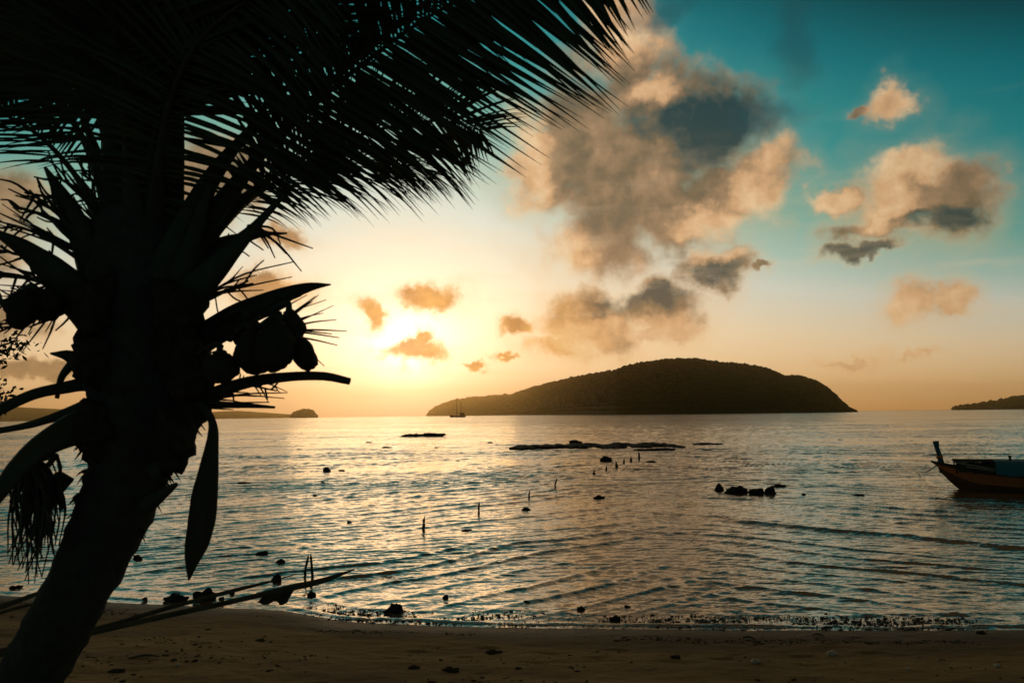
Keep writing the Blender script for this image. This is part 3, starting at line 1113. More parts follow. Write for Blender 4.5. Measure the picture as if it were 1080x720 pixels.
def hull_strip(z0f, z1f, out, mat, name, n=6):
    mb = MB()
    for sgn in (-1, 1):
        b = len(mb.v)
        for (x, hb, kz, gz) in st:
            for k in range(n + 1):
                f = z0f + (z1f - z0f) * k / n
                w = hb * (math.sin(min(1, f) * math.pi * .5) ** .75 if f > 0 else 0) * (1 + .08 * f)
                mb.v.append(BL(x - 0.22 * max(0, f) ** 2 * max(0, 1 - (x + .22) / 1.2), sgn * (w + out), kz + (gz - kz) * f))
        for i in range(len(st) - 1):
            for k in range(n):
                a = b + i * (n + 1) + k
                q = (a, a + n + 1, a + n + 2, a + 1)
                mb.f.append(q if sgn < 0 else q[::-1])
    if z0f == 0.0:      # transom
        b = len(mb.v)
        x, hb, kz, gz = st[-1]
        ring = [BL(x, -hb * (math.sin(f * math.pi * .5) ** .75) * (1 + .08 * f), kz + (gz - kz) * f) for f in np.linspace(0, 1, 6)]
        ring += [BL(x, hb * (math.sin(f * math.pi * .5) ** .75) * (1 + .08 * f), kz + (gz - kz) * f) for f in np.linspace(1, 0.02, 6)]
        mb.v += ring
        mb.f.append(tuple(range(b, b + len(ring))))
    return mb.build(name, mat, boat)


hull_strip(0.0, 1.0, 0.0, M_hull, 'hull', 10)
hull_strip(0.58, 0.90, 0.012, M_stripe, 'orange_plank', 3)
mb = MB()
for sgn in (-1, 1):
    pp = []
    for (x, hb, kz, gz) in st:
        pp.append(BL(x - 0.22 * max(0, 1 - (x + .22) / 1.2), sgn * hb * 1.08, gz + .02))
    mb.tube(pp, .035, 6)
mb.build('gunwale', M_wood, boat)
mb = MB()                                   # deck inside the hull
b0 = len(mb.v)
for (x, hb, kz, gz) in st:
    mb.v += [BL(x, -hb * .96, gz - .14), BL(x, hb * .96, gz - .14)]
for i in range(len(st) - 1):
    mb.f.append((b0 + 2 * i, b0 + 2 * i + 1, b0 + 2 * i + 3, b0 + 2 * i + 2))
mb.build('deck', M_wood, boat)
# prow post
D0 = BOW.y


def BP(px, py):
    v = ray(px, py)
    return CAM + v * ((D0 + .25) / v.y)


mb = MB()
pp = [BP(995, 498), BP(993, 490), BP(990.5, 479), BP(988.2, 472), BP(986.8, 465)]
mb.tube(spline(pp, 14), lerps([.12, .11, .075, .075, .10], 14), 8, flat=1.0)
post = mb.build('prow_post', M_bluepost, boat)
mb = MB()
mb.tube([BP(991.2, 482.5), BP(990.6, 480)], .11, 8)
mb.build('prow_band', M_stripe, post)
# roof frame
mb = MB()
for sgn in (-1, 1):
    mb.tube([BL(.22, sgn * .40, .93), BL(1.2, sgn * .55, .95), BL(4.2, sgn * .66, .95), BL(6.6, sgn * .66, .92)], .028, 6)
for x in (.2, .7, 1.2):
    mb.tube([BL(x, -.42 - x * .1, .93), BL(x, 0, .98), BL(x, .42 + x * .1, .93)], .022, 6)
mb.build('roof_frame', M_wood, boat)
for x in (.25, .75, 1.25, 4.2, 6.4):
    for sgn in (-1, 1):
        mb = MB()
        mb.tube([BL(x, sgn * (.36 if x < .5 else .52 if x < 2 else .70), .55), BL(x, sgn * (.41 if x < .5 else .54 if x < 2 else .64), .95)], .024, 6)
        mb.build('roof_pole', M_wood, boat)
for sgn in (-1, 1):
    mb = MB()                               # dark boards closing the side under the roof
    nb = len(mb.v)
    for i in range(9):
        x = .30 + i / 8 * .96
        hw_ = .40 + (x - .22) * .155
        mb.v += [BL(x, sgn * (hw_ + .06), .60), BL(x, sgn * hw_, .86 + .01 * math.sin(i * 2))]
    for i in range(8):
        mb.f.append((nb + 2 * i, nb + 2 * i + 2, nb + 2 * i + 3, nb + 2 * i + 1))
    mb.build('side_board', M_wood, boat, False)
mb = MB()                                   # slatted roof of dark boards in front of the tarp
for i in range(7):
    y = -.54 + i * .18
    mb.box(BL(.78, y * .8, 0.985 - abs(y) * .1), .60, .06, .012, bx, by, bz)
mb.build('roof_boards', M_wood, boat, False)
mb = MB()                                   # pale planks leaning from the roof frame to the gunwale
mb.tube([BL(.25, -.42, .90), BL(.8, -.62, .80), BL(1.35, -.74, .70)], .020, 6)
mb.tube([BL(.5, -.60, .78), BL(1.35, -.78, .66)], .016, 6)
mb.build('side_rail', M_paleplank, boat)
# tarp: arched cover with sagging hem
mb = MB()
b0 = len(mb.v)
nx_, ny_ = 26, 15
for i in range(nx_):
    x = 1.28 + i / (nx_ - 1) * 3.6
    for k in range(ny_):
        f = k / (ny_ - 1) * 2 - 1
        a = abs(f)
        yy = .80 * math.copysign(min(1, a * 1.55), f)
        zz = 1.0 - 0.06 * a if a < .62 else .96 - (a - .62) / .38 * (.42 + .04 * math.sin(x * 5 + f))
        yy += .02 * math.sin(x * 9) * a
        mb.v.append(BL(x, yy, zz + .015 * noise.noise(Vector((x * 3, f * 3, 0)))))
for i in range(nx_ - 1):
    for k in range(ny_ - 1):
        a = b0 + i * ny_ + k
        mb.f.append((a, a + ny_, a + ny_ + 1, a + 1))
tarp = mb.build('tarp', M_tarp, boat)
mb = MB()
mb.box(BL(5.95, -.05, .80), .28, .62, .24, bx, by, bz)
mb.box(BL(5.95, -.05, 1.06), .24, .50, .02, bx, by, bz)
mb.build('engine_box', M_paleplank, boat, False)
for x in (1.75, 2.2):
    mb = MB()
    mb.tube([BL(x, -.3, .97), BL(x, -.3, 1.08)], .035, 7)
    mb.tube([BL(x, -.3, 1.08), BL(x, -.3, 1.13)], [.06, .045], 7)
    mb.build('roof_knob', M_wood, boat)
mb = MB()
ps = BP(990, 489)
pe = on_water(966, 498)
mid_ = (ps + pe) / 2 - Vector((0, 0, .12))
mb.tube(spline([ps, mid_, pe, pe + (pe - mid_) - Vector((0, 0, .1))], 16), .016, 6)
tag(mb.build('mooring_rope', M_rope), 'slack mooring rope running from the boat bow into the water', 'rope')

# ------------------------------------------------------------------ sailing ship below the sun
SH = CAM + ray(483, 439.4) * (1200 / ray(483, 439.4).y)
SH.z = 0
ship = thing('sailing_ship', SH, 'tiny two masted sailing ship anchored off the left tip of the island', 'ship')
sc_ = 1200 / FPX
mb = MB()
pp, rw = [], []
for f in np.linspace(-1, 1, 13):
    pp.append(SH + Vector((f * 8.2 * sc_, 0, 1.2 * sc_ + .9 * sc_ * f * f)))
    rw.append(max(.15, 2.4 * (1 - abs(f) ** 3)) * 1.0)
b0 = len(mb.v)
for p_, r_ in zip(pp, rw):
    mb.v += [p_ + Vector((0, -r_, .6)), p_ + Vector((0, -r_ * .7, -1.6)), Vector((p_.x, p_.y, -0.6)), p_ + Vector((0, r_ * .7, -1.6)), p_ + Vector((0, r_, .6))]
for i in range(12):
    for k in range(4):
        a = b0 + i * 5 + k
        mb.f.append((a, a + 1, a + 6, a + 5))
    mb.f.append((b0 + i * 5 + 4, b0 + i * 5, b0 + i * 5 + 5, b0 + i * 5 + 9))
mb.build('hull', M_ship, ship, False)
for dx, ht in ((-1.3, 20.5), (3.2, 16)):
    mb = MB()
    mb.tube([SH + Vector((dx * sc_, 0, 0)), SH + Vector((dx * sc_, 0, ht * sc_))], [.45, .22], 6)
    m_ = mb.build('mast', M_ship, ship)
    mb = MB()
    mb.tube([SH + Vector((dx * sc_, 0, 4.5 * sc_)), SH + Vector(((dx + 4) * sc_, 0, 4.2 * sc_))], [.3, .2], 5)
    mb.build('boom', M_ship, m_)
mb = MB()
for a, b in (((-1.3, 20), (-8.5, 3)), ((-1.3, 20), (3.2, 15.5)), ((3.2, 15.5), (8, 3)), ((-1.3, 14), (-6, 3))):
    mb.tube([SH + Vector((a[0] * sc_, 0, a[1] * sc_)), SH + Vector((b[0] * sc_, 0, b[1] * sc_))], .09, 4)
mb.build('rigging', M_ship, ship)
mb = MB()
mb.box(SH + Vector((4.5 * sc_, 0, 3.2 * sc_)), 3.2, 1.5, 1.3)
mb.build('cabin', M_ship, ship, False)

# ------------------------------------------------------------------ the coconut palm
PD = 2.9
base_p = P(-95, 995, PD)
base_p.z = float(sand_z(base_p.x, base_p.y)) - .02
palm = thing('coconut_palm', base_p, 'big leaning coconut palm with nuts and drooping fronds in the left foreground', 'palm tree')
mpx = PD / FPX


def trunk():
    key = [(-115, 1010, 60), (-85, 930, 46), (-32, 820, 39), (8, 750, 33), (45, 690, 32), (82, 620, 33), (118, 545, 37), (138, 490, 41), (148, 440, 49), (148, 390, 55), (147, 330, 54), (147, 280, 47), (147, 230, 40), (148, 180, 30)]
    n = 150
    pts = spline([P(a, b, PD) for a, b, c in key], n)
    rad = lerps([c * mpx for a, b, c in key], n)
    rad = [r * (1 + (.05 if i % 5 == 0 else 0) + (.025 if i % 5 == 1 else 0)) for i, r in enumerate(rad)]
    mb = MB()
    mb.tube(pts, rad, 48, rough=.06)
    return mb.build('trunk', M_bark, palm)


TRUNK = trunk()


def strands(mb, root, tips, w=0.006, sag=0.02, beads=False):
    for t in tips:
        m = (root + t) / 2 + Vector((random.uniform(-1, 1), random.uniform(-1, 1), random.uniform(-.2, 1))) * sag
        pp = spline([root, m, t], 9)
        mb.tube(pp, lerps([w, w * .8, w * .35], 9), 5, rough=.5 if beads else 0)


def frond(keys, up, L=0.62, sideL=(1.0, 1.0), n=80, w=0.032, droop=0.5, s0=0.22, cone=(72, 28), sides=(1, -1), base_w=0.05, seed=1, fold=.25, lift=0.0, rand=7.0, label=None, tipL=.35):
    rnd = random.Random(seed)
    NS = 70
    c = spline([P(*k) for k in keys], NS)
    mb = MB()
    up = Vector(up).normalized()
    rads = [base_w * max(0, 1 - i / (NS * .30)) ** 1.2 + 0.013 * (1 - i / NS) ** .8 + .002 for i in range(NS)]
    flat = [0.55] * NS
    mb.tube(c, rads, 8, flat, up)
    fo = None
    lf = MB()
    Z = Vector((0, 0, 1))
    for sd_ in sides:
        for i in range(n):
            s = s0 + (1 - s0) * (i + rnd.random() * .8) / n
            k = min(int(s * (NS - 1)), NS - 2)
            fr = s * (NS - 1) - k
            p = c[k].lerp(c[k + 1], fr)
            T = (c[min(k + 2, NS - 1)] - c[max(k - 1, 0)]).normalized()
            S_ = T.cross(up).normalized()
            U_ = S_.cross(T)
            q = (s - s0) / (1 - s0)
            prof = (0.55 + 0.45 * min(1, q / .25)) * (1 if q < .55 else 1 - (1 - tipL) * (q - .55) / .45)
            ln = L * prof * sideL[0 if sd_ == 1 else 1] * rnd.uniform(.86, 1.08)
            a = R(cone[0] + (cone[1] - cone[0]) * q + rnd.uniform(-rand, rand))
            d = (T * math.cos(a) + S_ * (sd_ * math.sin(a)) + U_ * (lift + rnd.uniform(-.09, .09))).normalized()
            nrm = (U_ + S_ * rnd.uniform(-.35, .35) + T * rnd.uniform(-.3, .3)).normalized()
            pp, ww, x = [], [], p.copy()
            m = 8
            dr = droop * rnd.uniform(.6, 1.4)
            for j in range(m):
                f = j / (m - 1)
                pp.append(x.copy())
                ww.append(w * rnd.uniform(.95, 1.05) * (0.25 + .75 * min(1, f / .3)) * max(0.03, 1 - f ** 1.5) * (.75 + .25 * prof))
                dd = (d - Z * dr * f ** 1.6).normalized()
                x = x + dd * (ln / (m - 1))
            lf.blade(pp, ww, d.cross(nrm), fold)
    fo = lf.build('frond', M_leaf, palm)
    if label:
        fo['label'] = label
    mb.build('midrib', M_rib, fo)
    return fo


# the big frond that sweeps to the upper right
frond([(168, 315, 2.88), (215, 240, 2.84), (270, 168, 2.80), (330, 104, 2.74), (395, 47, 2.68), (458, -4, 2.62), (525, -40, 2.56), (588, -58, 2.5), (648, -58, 2.45)],
      (0.05, -0.9, -0.25), L=.66, sideL=(1.0, .62), n=118, w=.024, droop=.03, s0=.26, cone=(74, 52), seed=11, rand=4, base_w=.055, label='largest frond, sweeping to the upper right')
# its neighbour, a little lower and behind
frond([(180, 300, 3.0), (240, 226, 3.02), (300, 178, 3.05), (365, 148, 3.1), (420, 132, 3.12), (468, 128, 3.1), (508, 138, 3.05)],
      (0.1, -0.8, 0.45), L=.50, n=84, w=.018, droop=.28, s0=.27, cone=(78, 44), seed=12, rand=5, base_w=.05)
frond([(175, 300, 3.1), (232, 240, 3.2), (285, 196, 3.3), (345, 172, 3.4), (405, 170, 3.45), (455, 184, 3.45)],
      (0.2, -0.5, 0.8), L=.50, n=64, w=.015, droop=.8, s0=.26, cone=(70, 30), seed=13, base_w=.045)
frond([(165, 300, 2.8), (222, 190, 2.8), (275, 120, 2.75), (308, 50, 2.7), (338, -10, 2.6), (366, -90, 2.45), (400, -200, 2.25)],
      (0.35, -0.85, -0.1), L=.38, n=74, w=.018, droop=.2, s0=.30, cone=(66, 36), seed=14, base_w=.05)
frond([(152, 320, 2.98), (165, 200, 2.75), (176, 120, 2.62), (205, 50, 2.5), (262, 0, 2.4), (330, -30, 2.3)],
      (0.1, -0.8, -0.3), L=.56, n=60, w=.022, droop=.7, s0=.16, cone=(95, 50), seed=26)
frond([(170, 310, 2.92), (217, 244, 2.9), (270, 174, 2.88), (328, 114, 2.84), (390, 62, 2.8), (452, 18, 2.76), (510, -10, 2.72), (565, -25, 2.7)],
      (0.05, -0.9, 0.1), L=.44, sideL=(1.0, .4), n=96, w=.022, droop=.05, s0=.24, cone=(78, 56), seed=27, rand=5)
# straight up and over the camera
frond([(150, 290, 2.85), (165, 150, 2.75), (190, 20, 2.6), (225, -110, 2.35), (270, -260, 2.05)],
      (0.1, -0.8, -0.55), L=.70, n=125, w=.029, droop=.15, s0=.30, cone=(66, 40), seed=15)
frond([(145, 290, 2.85), (135, 150, 2.7), (120, 20, 2.5), (95, -120, 2.25), (60, -260, 2.0)],
      (-0.1, -0.8, -0.55), L=.70, n=125, w=.029, droop=.15, s0=.28, cone=(66, 40), seed=16)
frond([(140, 280, 2.9), (110, 140, 2.85), (66, 35, 2.75), (0, -50, 2.6), (-90, -120, 2.45)],
      (-0.3, -0.85, -0.3), L=.64, n=72, w=.027, droop=.25, s0=.28, cone=(66, 36), seed=17)
frond([(135, 280, 3.0), (95, 160, 3.05), (38, 85, 3.05), (-40, 40, 3.0), (-130, 30, 2.9)],
      (-0.2, -0.8, 0.45), L=.58, n=62, w=.024, droop=.30, s0=.28, cone=(62, 30), seed=18)
frond([(130, 290, 3.1), (90, 200, 3.2), (30, 135, 3.3), (-50, 105, 3.3), (-130, 110, 3.2)],
      (-0.15, -0.6, 0.75), L=.52, n=55, w=.020, droop=.35, s0=.34, cone=(55, 22), seed=19)
frond([(155, 285, 3.0), (172, 150, 3.1), (195, 50, 3.1), (222, -50, 3.0), (260, -140, 2.8)],
      (0.2, -0.9, 0.1), L=.46, n=125, w=.027, droop=.15, s0=.32, cone=(66, 36), seed=20)
frond([(150, 285, 3.0), (148, 140, 3.15), (150, 30, 3.2), (150, -80, 3.1), (140, -200, 2.9)],
      (0.0, -0.95, 0.1), L=.62, n=125, w=.027, droop=.15, s0=.30, cone=(66, 36), seed=21)
frond([(145, 285, 3.2), (80, 110, 3.4), (10, 20, 3.4), (-80, -50, 3.3)],
      (-0.2, -0.95, 0.1), L=.66, n=90, w=.036, droop=.2, s0=.30, cone=(66, 36), seed=23)
# spear of unopened leaves in the middle of the crown
mb = MB()
for (x0, x1, x2, y2, d, w) in ((128, 122, 112, 60, 2.86, 17), (150, 152, 156, 20, 2.9, 20), (172, 180, 190, 70, 2.84, 17), (140, 138, 134, 30, 2.95, 18), (162, 168, 172, 40, 2.95, 18)):
    pp = spline([P(x0, 345, d + .12), P(x1, 210, d + .03), P(x2, y2, d - .05)], 20)
    mb.tube(pp, lerps([w * mpx * 1.25, w * mpx, w * mpx * .7, w * mpx * .25], 20), 9, .6, Vector((0, -1, 0)), .1)
mb.build('spear_leaf', M_rib, palm)


def petiole(name, pts, widths, mat=M_rib, d=2.85, flat=.5, label=None, seg=8, n=22):
    mb = MB()
    pp = spline([P(q[0], q[1], q[2] if len(q) > 2 else d) for q in pts], n)
    mb.tube(pp, [w * mpx * .5 for w in lerps(widths, n)], seg, flat, Vector((0, -1, 0.05)), .12)
    o = mb.build(name, mat, palm)
    if label:
        o['label'] = label
    return o


# flower sheaths and old leaf stalks round the crown (photographed outlines, own depths)
petiole('leaf_stalk', [(112, 330, 2.9), (92, 260, 2.85), (70, 215, 2.82), (47, 176, 2.8)], [46, 34, 25, 16, 3])
petiole('leaf_stalk', [(110, 345, 2.85), (68, 298, 2.75), (34, 268, 2.7), (-6, 244, 2.65)], [46, 40, 28, 18, 6])
petiole('leaf_stalk', [(185, 300, 2.8), (205, 245, 2.78), (218, 205, 2.77), (229, 178, 2.76)], [28, 19, 13, 8, 1.5])
petiole('leaf_stalk', [(188, 300, 2.85), (222, 235, 2.85), (250, 192, 2.86), (276, 160, 2.87)], [30, 18, 13, 11, 9])
petiole('leaf_stalk', [(190, 300, 2.9), (232, 262, 2.92), (270, 248, 2.95), (303, 246, 2.98)], [44, 30, 14, 6, 2])
petiole('leaf_stalk', [(180, 330, 2.8), (218, 292, 2.78), (246, 262, 2.77), (268, 240, 2.76), (300, 205, 2.75)], [50, 32, 20, 11, 5])
petiole('leaf_stalk', [(110, 400, 2.9), (72, 408, 2.85), (35, 416, 2.8), (-10, 436, 2.75)], [26, 14, 12, 12, 12])
petiole('leaf_stalk', [(110, 425, 2.95), (70, 436, 2.95), (30, 448, 2.95), (-12, 456, 2.95)], [26, 16, 9, 7, 7])
petiole('leaf_stalk', [(115, 440, 2.8), (66, 458, 2.7), (24, 488, 2.62), (-14, 538, 2.55)], [44, 34, 26, 20, 12])
petiole('leaf_stalk', [(60, 420, 2.85), (64, 400, 2.85), (72, 388, 2.85), (84, 378, 2.85)], [5, 8, 10, 14])
petiole('leaf_stalk', [(90, 390, 2.85), (74, 376, 2.85), (53, 372.5, 2.85)], [26, 14, 2])
# right: cut stalk curving out below the nuts, sheath above them
petiole('leaf_stalk', [(185, 432, 2.8), (222, 417, 2.76), (258, 404, 2.72), (300, 397.5, 2.68), (340, 396.5, 2.64), (369, 402, 2.62)], [22, 15, 12, 10, 8.5, 7], flat=.7, label='long bare stalk curving out under the coconuts')
petiole('flower_sheath', [(190, 372, 2.9), (238, 342, 2.88), (275, 322, 2.86), (305, 309, 2.84), (328, 302.5, 2.83), (349, 300, 2.82)], [34, 32, 24, 16, 9, 1.5], M_spathe)
petiole('leaf_stalk', [(178, 440, 2.8), (214, 428, 2.78), (250, 427, 2.76), (290, 429.5, 2.75)], [18, 9, 6, 2.5], flat=.8)
petiole('leaf_stalk', [(160, 500, 2.75), (186, 484, 2.72), (206, 474, 2.7)], [26, 16, 5])
petiole('leaf_stalk', [(150, 535, 2.75), (172, 520, 2.72), (187, 510, 2.7)], [24, 12, 4])
# the long hanging pod
petiole('flower_sheath', [(206, 420, 2.75), (220, 436, 2.74), (225, 455, 2.73), (221, 490, 2.72), (216, 525, 2.715), (211, 560, 2.71), (203, 590, 2.70), (199, 612, 2.70)],
        [9, 8, 8, 13, 20, 26, 28, 24, 12, 1.5], M_spathe, flat=.45, label='long dry pod hanging down beside the trunk', n=34, seg=12)

# ragged leaf bases and fibre round the heart
mb = MB()
for i in range(26):
    y = random.uniform(300, 470)
    sd_ = random.choice((-1, 1))
    cx = 148
    hw = 50 + 7 * math.sin(y * .05)
    x = cx + sd_ * hw * random.uniform(.7, 1.0)
    mb.lump(P(x, y, PD - random.uniform(-.1, .2)), .07, .08, .11, i * 1.7, .5, 1.8, 3, 0, sharp=.3)
for i in range(110):
    y = random.uniform(330, 560)
    sd_ = random.choice((-1, 1, 1))
    f = min(1, max(0, (y - 440) / 110))
    cx = 149 - 36 * f
    hw = 54 - 17 * f
    a = P(cx + sd_ * (hw - 8), y, PD - random.uniform(0, .08))
    b = P(cx + sd_ * (hw + random.uniform(2, 15) * (1 - .5 * f)), y + random.uniform(2, 22), PD - random.uniform(0, .1))
    mb.blade(spline([a, (a + b) / 2 + Vector((0, 0, .01)), b], 5), [.02, .018, .012, .008, .002], Vector((0, .3, 1)), .1)
mb.build('fibre_sheath', M_fibre, palm)


def coconut(px, py, rx, ry, d, tilt=0.0, seed=1, label=None):
    k = d / FPX
    c = P(px, py, d)
    ca, sa = math.cos(tilt), math.sin(tilt)
    ax = (RIGHT * ca + UP * sa, FWD, UP * ca - RIGHT * sa)
    mb = MB()
    mb.lump(c, rx * k, (rx + ry) * .48 * k, ry * k, seed, .16, 1.2, 4, 0, ax, sharp=.12)
    o = mb.build('coconut', M_nut, palm)
    if label:
        o['label'] = label
    mb = MB()
    top = c + ax[2] * (ry * k * .93)
    mb.lump(top, rx * k * .42, rx * k * .42, ry * k * .14, seed + 5, .4, 1.5, 2, 0, ax)
    mb.tube(spline([top, top + ax[2] * .03, P(px - 26, py - 14, d + .08)], 8), .011, 6)
    mb.build('calyx', M_rib, o)


coconut(268, 372, 21, 23, 2.62, .25, 1)
coconut(290, 366, 22, 27, 2.58, -.1, 2)
coconut(308, 345, 13.5, 18, 2.66, .2, 3)
coconut(321, 373, 13, 19, 2.64, .45, 4)
coconut(233, 388, 19, 18, 2.60, .1, 5)
coconut(24, 325, 22, 16, 2.66, 1.3, 6)
coconut(48, 322, 18, 17, 2.72, .6, 7)
coconut(262, 352, 17, 18, 2.74, .2, 8)
coconut(212, 404, 14, 15, 2.72, .1, 9)

# flower stalks: bundles of thin strands
def flower(name, root, tips, d=2.7, w=.006, sag=.02, beads=True):
    mb = MB()
    r = P(root[0], root[1], root[2] if len(root) > 2 else d)
    strands(mb, r, [P(t[0], t[1], (t[2] if len(t) > 2 else d) + random.uniform(-.08, .08)) for t in tips], w, sag, beads)
    return mb.build(name, M_rib, palm)


flower('flower_stalk', (285, 352, 2.7), [(336, 311), (344, 316), (352, 322), (341, 330), (355, 337), (366, 349), (358, 356), (356, 364), (342, 386), (333, 312), (350, 352), (330, 318)], 2.7, .0042)
flower('flower_stalk', (255, 345, 2.8), [(318, 312), (309, 314), (300, 316), (292, 322), (284, 328), (324, 311)], 2.78, .0045)
flower('flower_stalk', (215, 312, 2.85), [(256, 281), (271, 290), (310, 276), (308, 292), (262, 302), (278, 306)], 2.85, .005, .03)
flower('flower_stalk', (210, 425, 2.75), [(250, 409), (262, 414), (270, 418), (255, 424), (284, 424), (246, 432), (300, 420), (303, 414)], 2.75, .0045)
flower('flower_stalk', (262, 400, 2.65), [(283, 424), (276, 418), (296, 415), (303, 413)], 2.66, .004)
# left side
def spray(root, tip, d0, d1, n, ln, w=.010):
    mb = MB()
    a, b = P(root[0], root[1], d0), P(tip[0], tip[1], d1)
    m = (a + b) / 2 + Vector((random.uniform(-.02, .02), 0, random.uniform(0, .04)))
    pp = spline([a, m, b], 14)
    mb.tube(pp, lerps([w, w * .7, w * .35], 14), 6, rough=.6)
    t = (b - a).normalized()
    for i in range(n):
        q = pp[min(13, 3 + int(i / n * 11))]
        dd = (t * random.uniform(.3, 1) + UP * random.uniform(-.9, .9) + RIGHT * random.uniform(-.6, .3) + FWD * random.uniform(-.4, .4)).normalized()
        e = q + dd * ln * random.uniform(.5, 1.1)
        mb.tube(spline([q, (q + e) / 2 + Vector((0, 0, random.uniform(-.015, .015))), e], 6), lerps([w * .5, w * .4, w * .28], 6), 5, rough=.6)
    return mb.build('flower_stalk', M_rib, palm)


for rt, tp in (((112, 262), (12, 216)), ((112, 246), (26, 203)), ((118, 240), (58, 186)), ((100, 285), (-6, 232)), ((105, 280), (40, 208)), ((95, 300), (-8, 262)),
               ((85, 312), (-8, 288)), ((80, 318), (-6, 318)), ((120, 230), (84, 182)), ((100, 330), (-6, 352))):
    spray(rt, tp, 2.85, 2.76 + random.uniform(-.06, .1), 10, .11)
spray((215, 318), (262, 296), 2.85, 2.82, 7, .10, .008)
spray((222, 420), (292, 412), 2.78, 2.72, 9, .07, .007)
spray((200, 300), (250, 262), 2.85, 2.85, 8, .10, .008)
flower('flower_stalk', (95, 270, 2.85), [(-6, 222), (2, 215), (28, 204), (14, 226), (31, 222), (36, 206), (52, 190), (40, 196), (45, 222), (20, 232), (-4, 236)], 2.8, .006)
flower('flower_stalk', (118, 250, 2.85), [(60, 184), (72, 186), (86, 184), (92, 176), (100, 178), (66, 200), (84, 210)], 2.85, .006)
flower('flower_stalk', (70, 312, 2.78), [(-8, 276), (-6, 286), (0, 292), (-8, 300), (-6, 312), (0, 322), (-6, 266), (2, 306), (10, 282)], 2.75, .005)
flower('flower_stalk', (62, 318, 2.75), [(-4, 346), (4, 352), (8, 368), (24, 370), (45, 368), (30, 352), (48, 350), (-2, 340)], 2.72, .005)
flower('flower_stalk', (60, 480, 2.8), [(30, 484), (18, 500), (46, 500), (60, 520), (24, 512)], 2.8, .008)
tips = []
for i in range(90):
    x = random.uniform(8, 64)
    tips.append((x, random.uniform(535, 618) - abs(x - 34) * .5 - (18 if x > 45 else 0), 2.75 + random.uniform(-.12, .15)))
flower('flower_stalk', (38, 482, 2.75), tips, 2.75, .0055, .05)
flower('flower_stalk', (58, 500, 2.8), [(38 + i * 4, 545 + random.uniform(-10, 34)) for i in range(9)], 2.8, .006, .03)
petiole('flower_sheath', [(70, 500, 2.85), (58, 516, 2.83), (46, 540, 2.8), (40, 556, 2.8)], [20, 18, 14, 3], M_spathe)
# drooping dead leaflets under the right stalks
flower('dead_leaflet', (262, 238, 2.9), [(283, 262), (290, 272), (296, 258), (302, 268), (318, 286), (278, 264), (330, 262)], 2.9, .006, .04, False)

# ------------------------------------------------------------------ young palm low on the sand, its closed blades rising to the right
yb = P(-230, 806, 4.2)
yb.z = float(sand_z(yb.x, yb.y)) - .02
young = thing('young_palm', yb, 'young palm low on the sand with long folded blades reaching past the trunk', 'young palm')


def low_blade(pts, widths, label=None, pend=False):
    mb = MB()
    n = 40
    pp = spline([yb + Vector((0, 0, .05))] + [P(*q) for q in pts], n)
    ww = lerps(widths, n)
    k = 3.0 / FPX
    mb.tube(pp, [max(w * k * .5, .002) for w in ww], 8, .4, Vector((0, -1, .2)), .15)
    mb.blade(pp, [w * k * 1.0 + .004 for w in ww], Vector((0, .3, 1)), .3)
    o = mb.build('folded_blade', M_dry, young)
    if label:
        o['label'] = label
    return o


low_blade([(-90, 720, 4.3), (0, 690, 4.4), (100, 666, 4.6), (180, 648, 4.8), (240, 635, 4.95), (300, 621, 5.1), (340, 612, 5.2), (374, 600, 5.3)], [8, 8, 7, 8, 8, 8, 8, 11, 9, 1.5], 'longest lower blade with the lance tip')
low_blade([(-100, 716, 4.35), (0, 686, 4.45), (100, 663, 4.65), (180, 640, 4.85), (240, 624, 5.0), (285, 613, 5.1), (313, 605, 5.15)], [7, 7, 6, 6, 6, 6, 6, 2, .5])
low_blade([(-120, 690, 4.2), (-40, 652, 4.25), (0, 640, 4.3), (45, 624, 4.35), (90, 612, 4.4)], [8, 8, 8, 8, 7, 5, 1])
low_blade([(-110, 700, 4.3), (-40, 664, 4.3), (0, 646, 4.35), (50, 634, 4.4), (95, 630, 4.4)], [5, 5, 4, 4, 3, 1])
mb = MB()
a_, b_, c_, d_ = P(276, 629, 5.05), P(312, 619, 5.15), P(304, 636, 5.15), P(270, 636, 5.05)
nb = len(mb.v)
for i in range(9):
    for k in range(5):
        f, g = i / 8, k / 4
        q = a_.lerp(b_, f).lerp(d_.lerp(c_, f), g) + Vector((0, .03 * math.sin(f * 9 + g * 3), .01 * math.sin(f * 14) * g))
        mb.v.append(q)
for i in range(8):
    for k in range(4):
        q = nb + i * 5 + k
        mb.f.append((q, q + 5, q + 6, q + 1))
mb.build('torn_leaflet', M_dry, young)
mb = MB()
mb.lump(yb + Vector((0, 0, .04)), .10, .10, .12, 3.3, .2, 1.2, 3)
mb.build('seed_nut', M_nut, young)

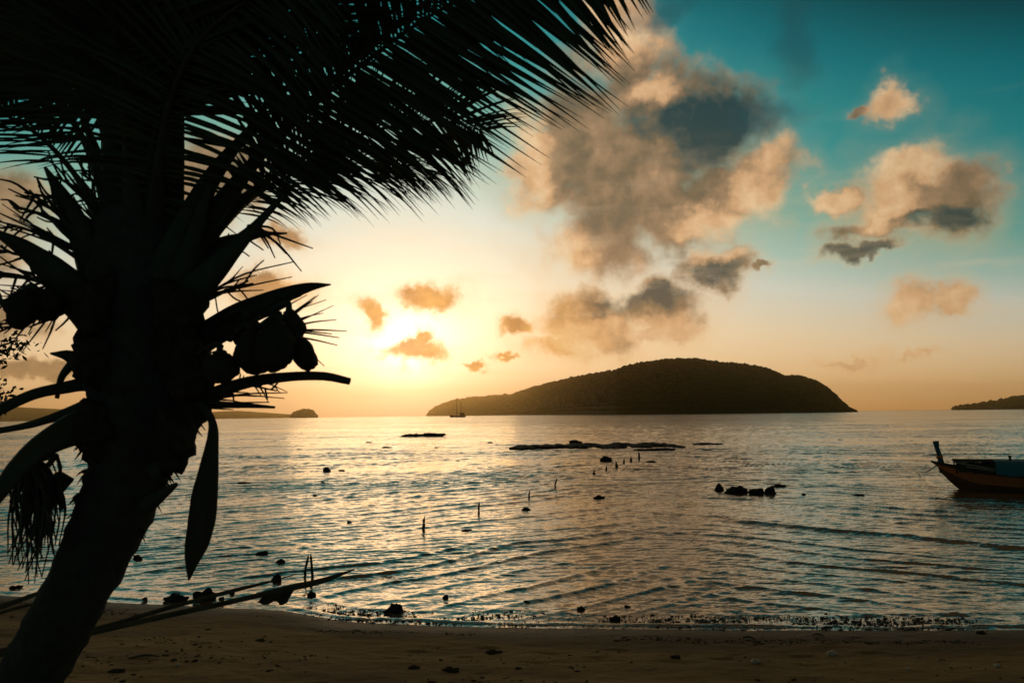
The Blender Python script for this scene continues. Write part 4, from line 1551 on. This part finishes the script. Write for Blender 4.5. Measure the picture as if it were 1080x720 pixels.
# ------------------------------------------------------------------ shrubby tree at the left edge
tb = P(-105, 470, 9.0)
tb.z = float(sand_z(tb.x, tb.y)) - .02
bush = thing('small_tree', tb, 'small leafy tree at the left edge behind the palm stalks', 'tree')
mb = MB()
cen = P(-42, 398, 9.0)
mb.tube(spline([tb, tb.lerp(cen, .5) + Vector((.1, 0, 0)), cen], 14), lerps([.09, .06, .03], 14), 8, rough=.2)
limbs = []
for i in range(9):
    t = cen + Vector((random.uniform(-.6, .75), random.uniform(-.6, .6), random.uniform(-.35, .45)))
    limbs.append(t)
    mb.tube(spline([tb.lerp(cen, random.uniform(.6, .98)), (cen + t) / 2 + Vector((0, 0, .08)), t], 8), lerps([.028, .006], 8), 6)
mb.build('trunk', M_bark, bush)
lf = MB()
for i in range(1500):
    t = random.choice(limbs)
    q = t.lerp(cen, random.random() ** 1.5 * .8) + Vector((random.gauss(0, .11), random.gauss(0, .11), random.gauss(0, .10)))
    dd = Vector((random.gauss(0, 1), random.gauss(0, 1), random.gauss(0, .6) - .3)).normalized()
    ln = random.uniform(.05, .085)
    lf.blade([q, q + dd * ln * .5, q + dd * ln], [.012, .036, .003], dd.cross(Vector((random.gauss(0, 1), random.gauss(0, 1), 1))).normalized(), .15)
lf.build('crown', M_leaf, bush)

# ------------------------------------------------------------------ evening air
HAZE = 8e-5
if HAZE:
    mb = MB()
    mb.box(Vector((0, 5200, 170)), 8000, 5700, 175)
    mb.v = [Vector((v.x, v.y, v.z)) for v in mb.v]
    m = bpy.data.materials.new('haze')
    m.use_nodes = True
    nt = m.node_tree
    nt.nodes.clear()
    vo = nt.nodes.new('ShaderNodeVolumePrincipled')
    vo.inputs['Color'].default_value = (1.0, 0.73, 0.32, 1)
    vo.inputs['Density'].default_value = HAZE
    vo.inputs['Anisotropy'].default_value = 0.95
    out = nt.nodes.new('ShaderNodeOutputMaterial')
    nt.links.new(vo.outputs[0], out.inputs['Volume'])
    hz = mb.build('haze', m, None, False)
    tag(hz, 'thin golden evening haze over the bay', 'haze', kind='stuff')

# ------------------------------------------------------------------ render settings
vs = scene.view_settings
vs.view_transform = 'Standard'
vs.look = 'None'
vs.exposure = 0.0
vs.gamma = 1.0
scene.cycles.use_denoising = True
scene.cycles.max_bounces = 6
scene.cycles.volume_bounces = 0
scene.cycles.sample_clamp_indirect = 4.0
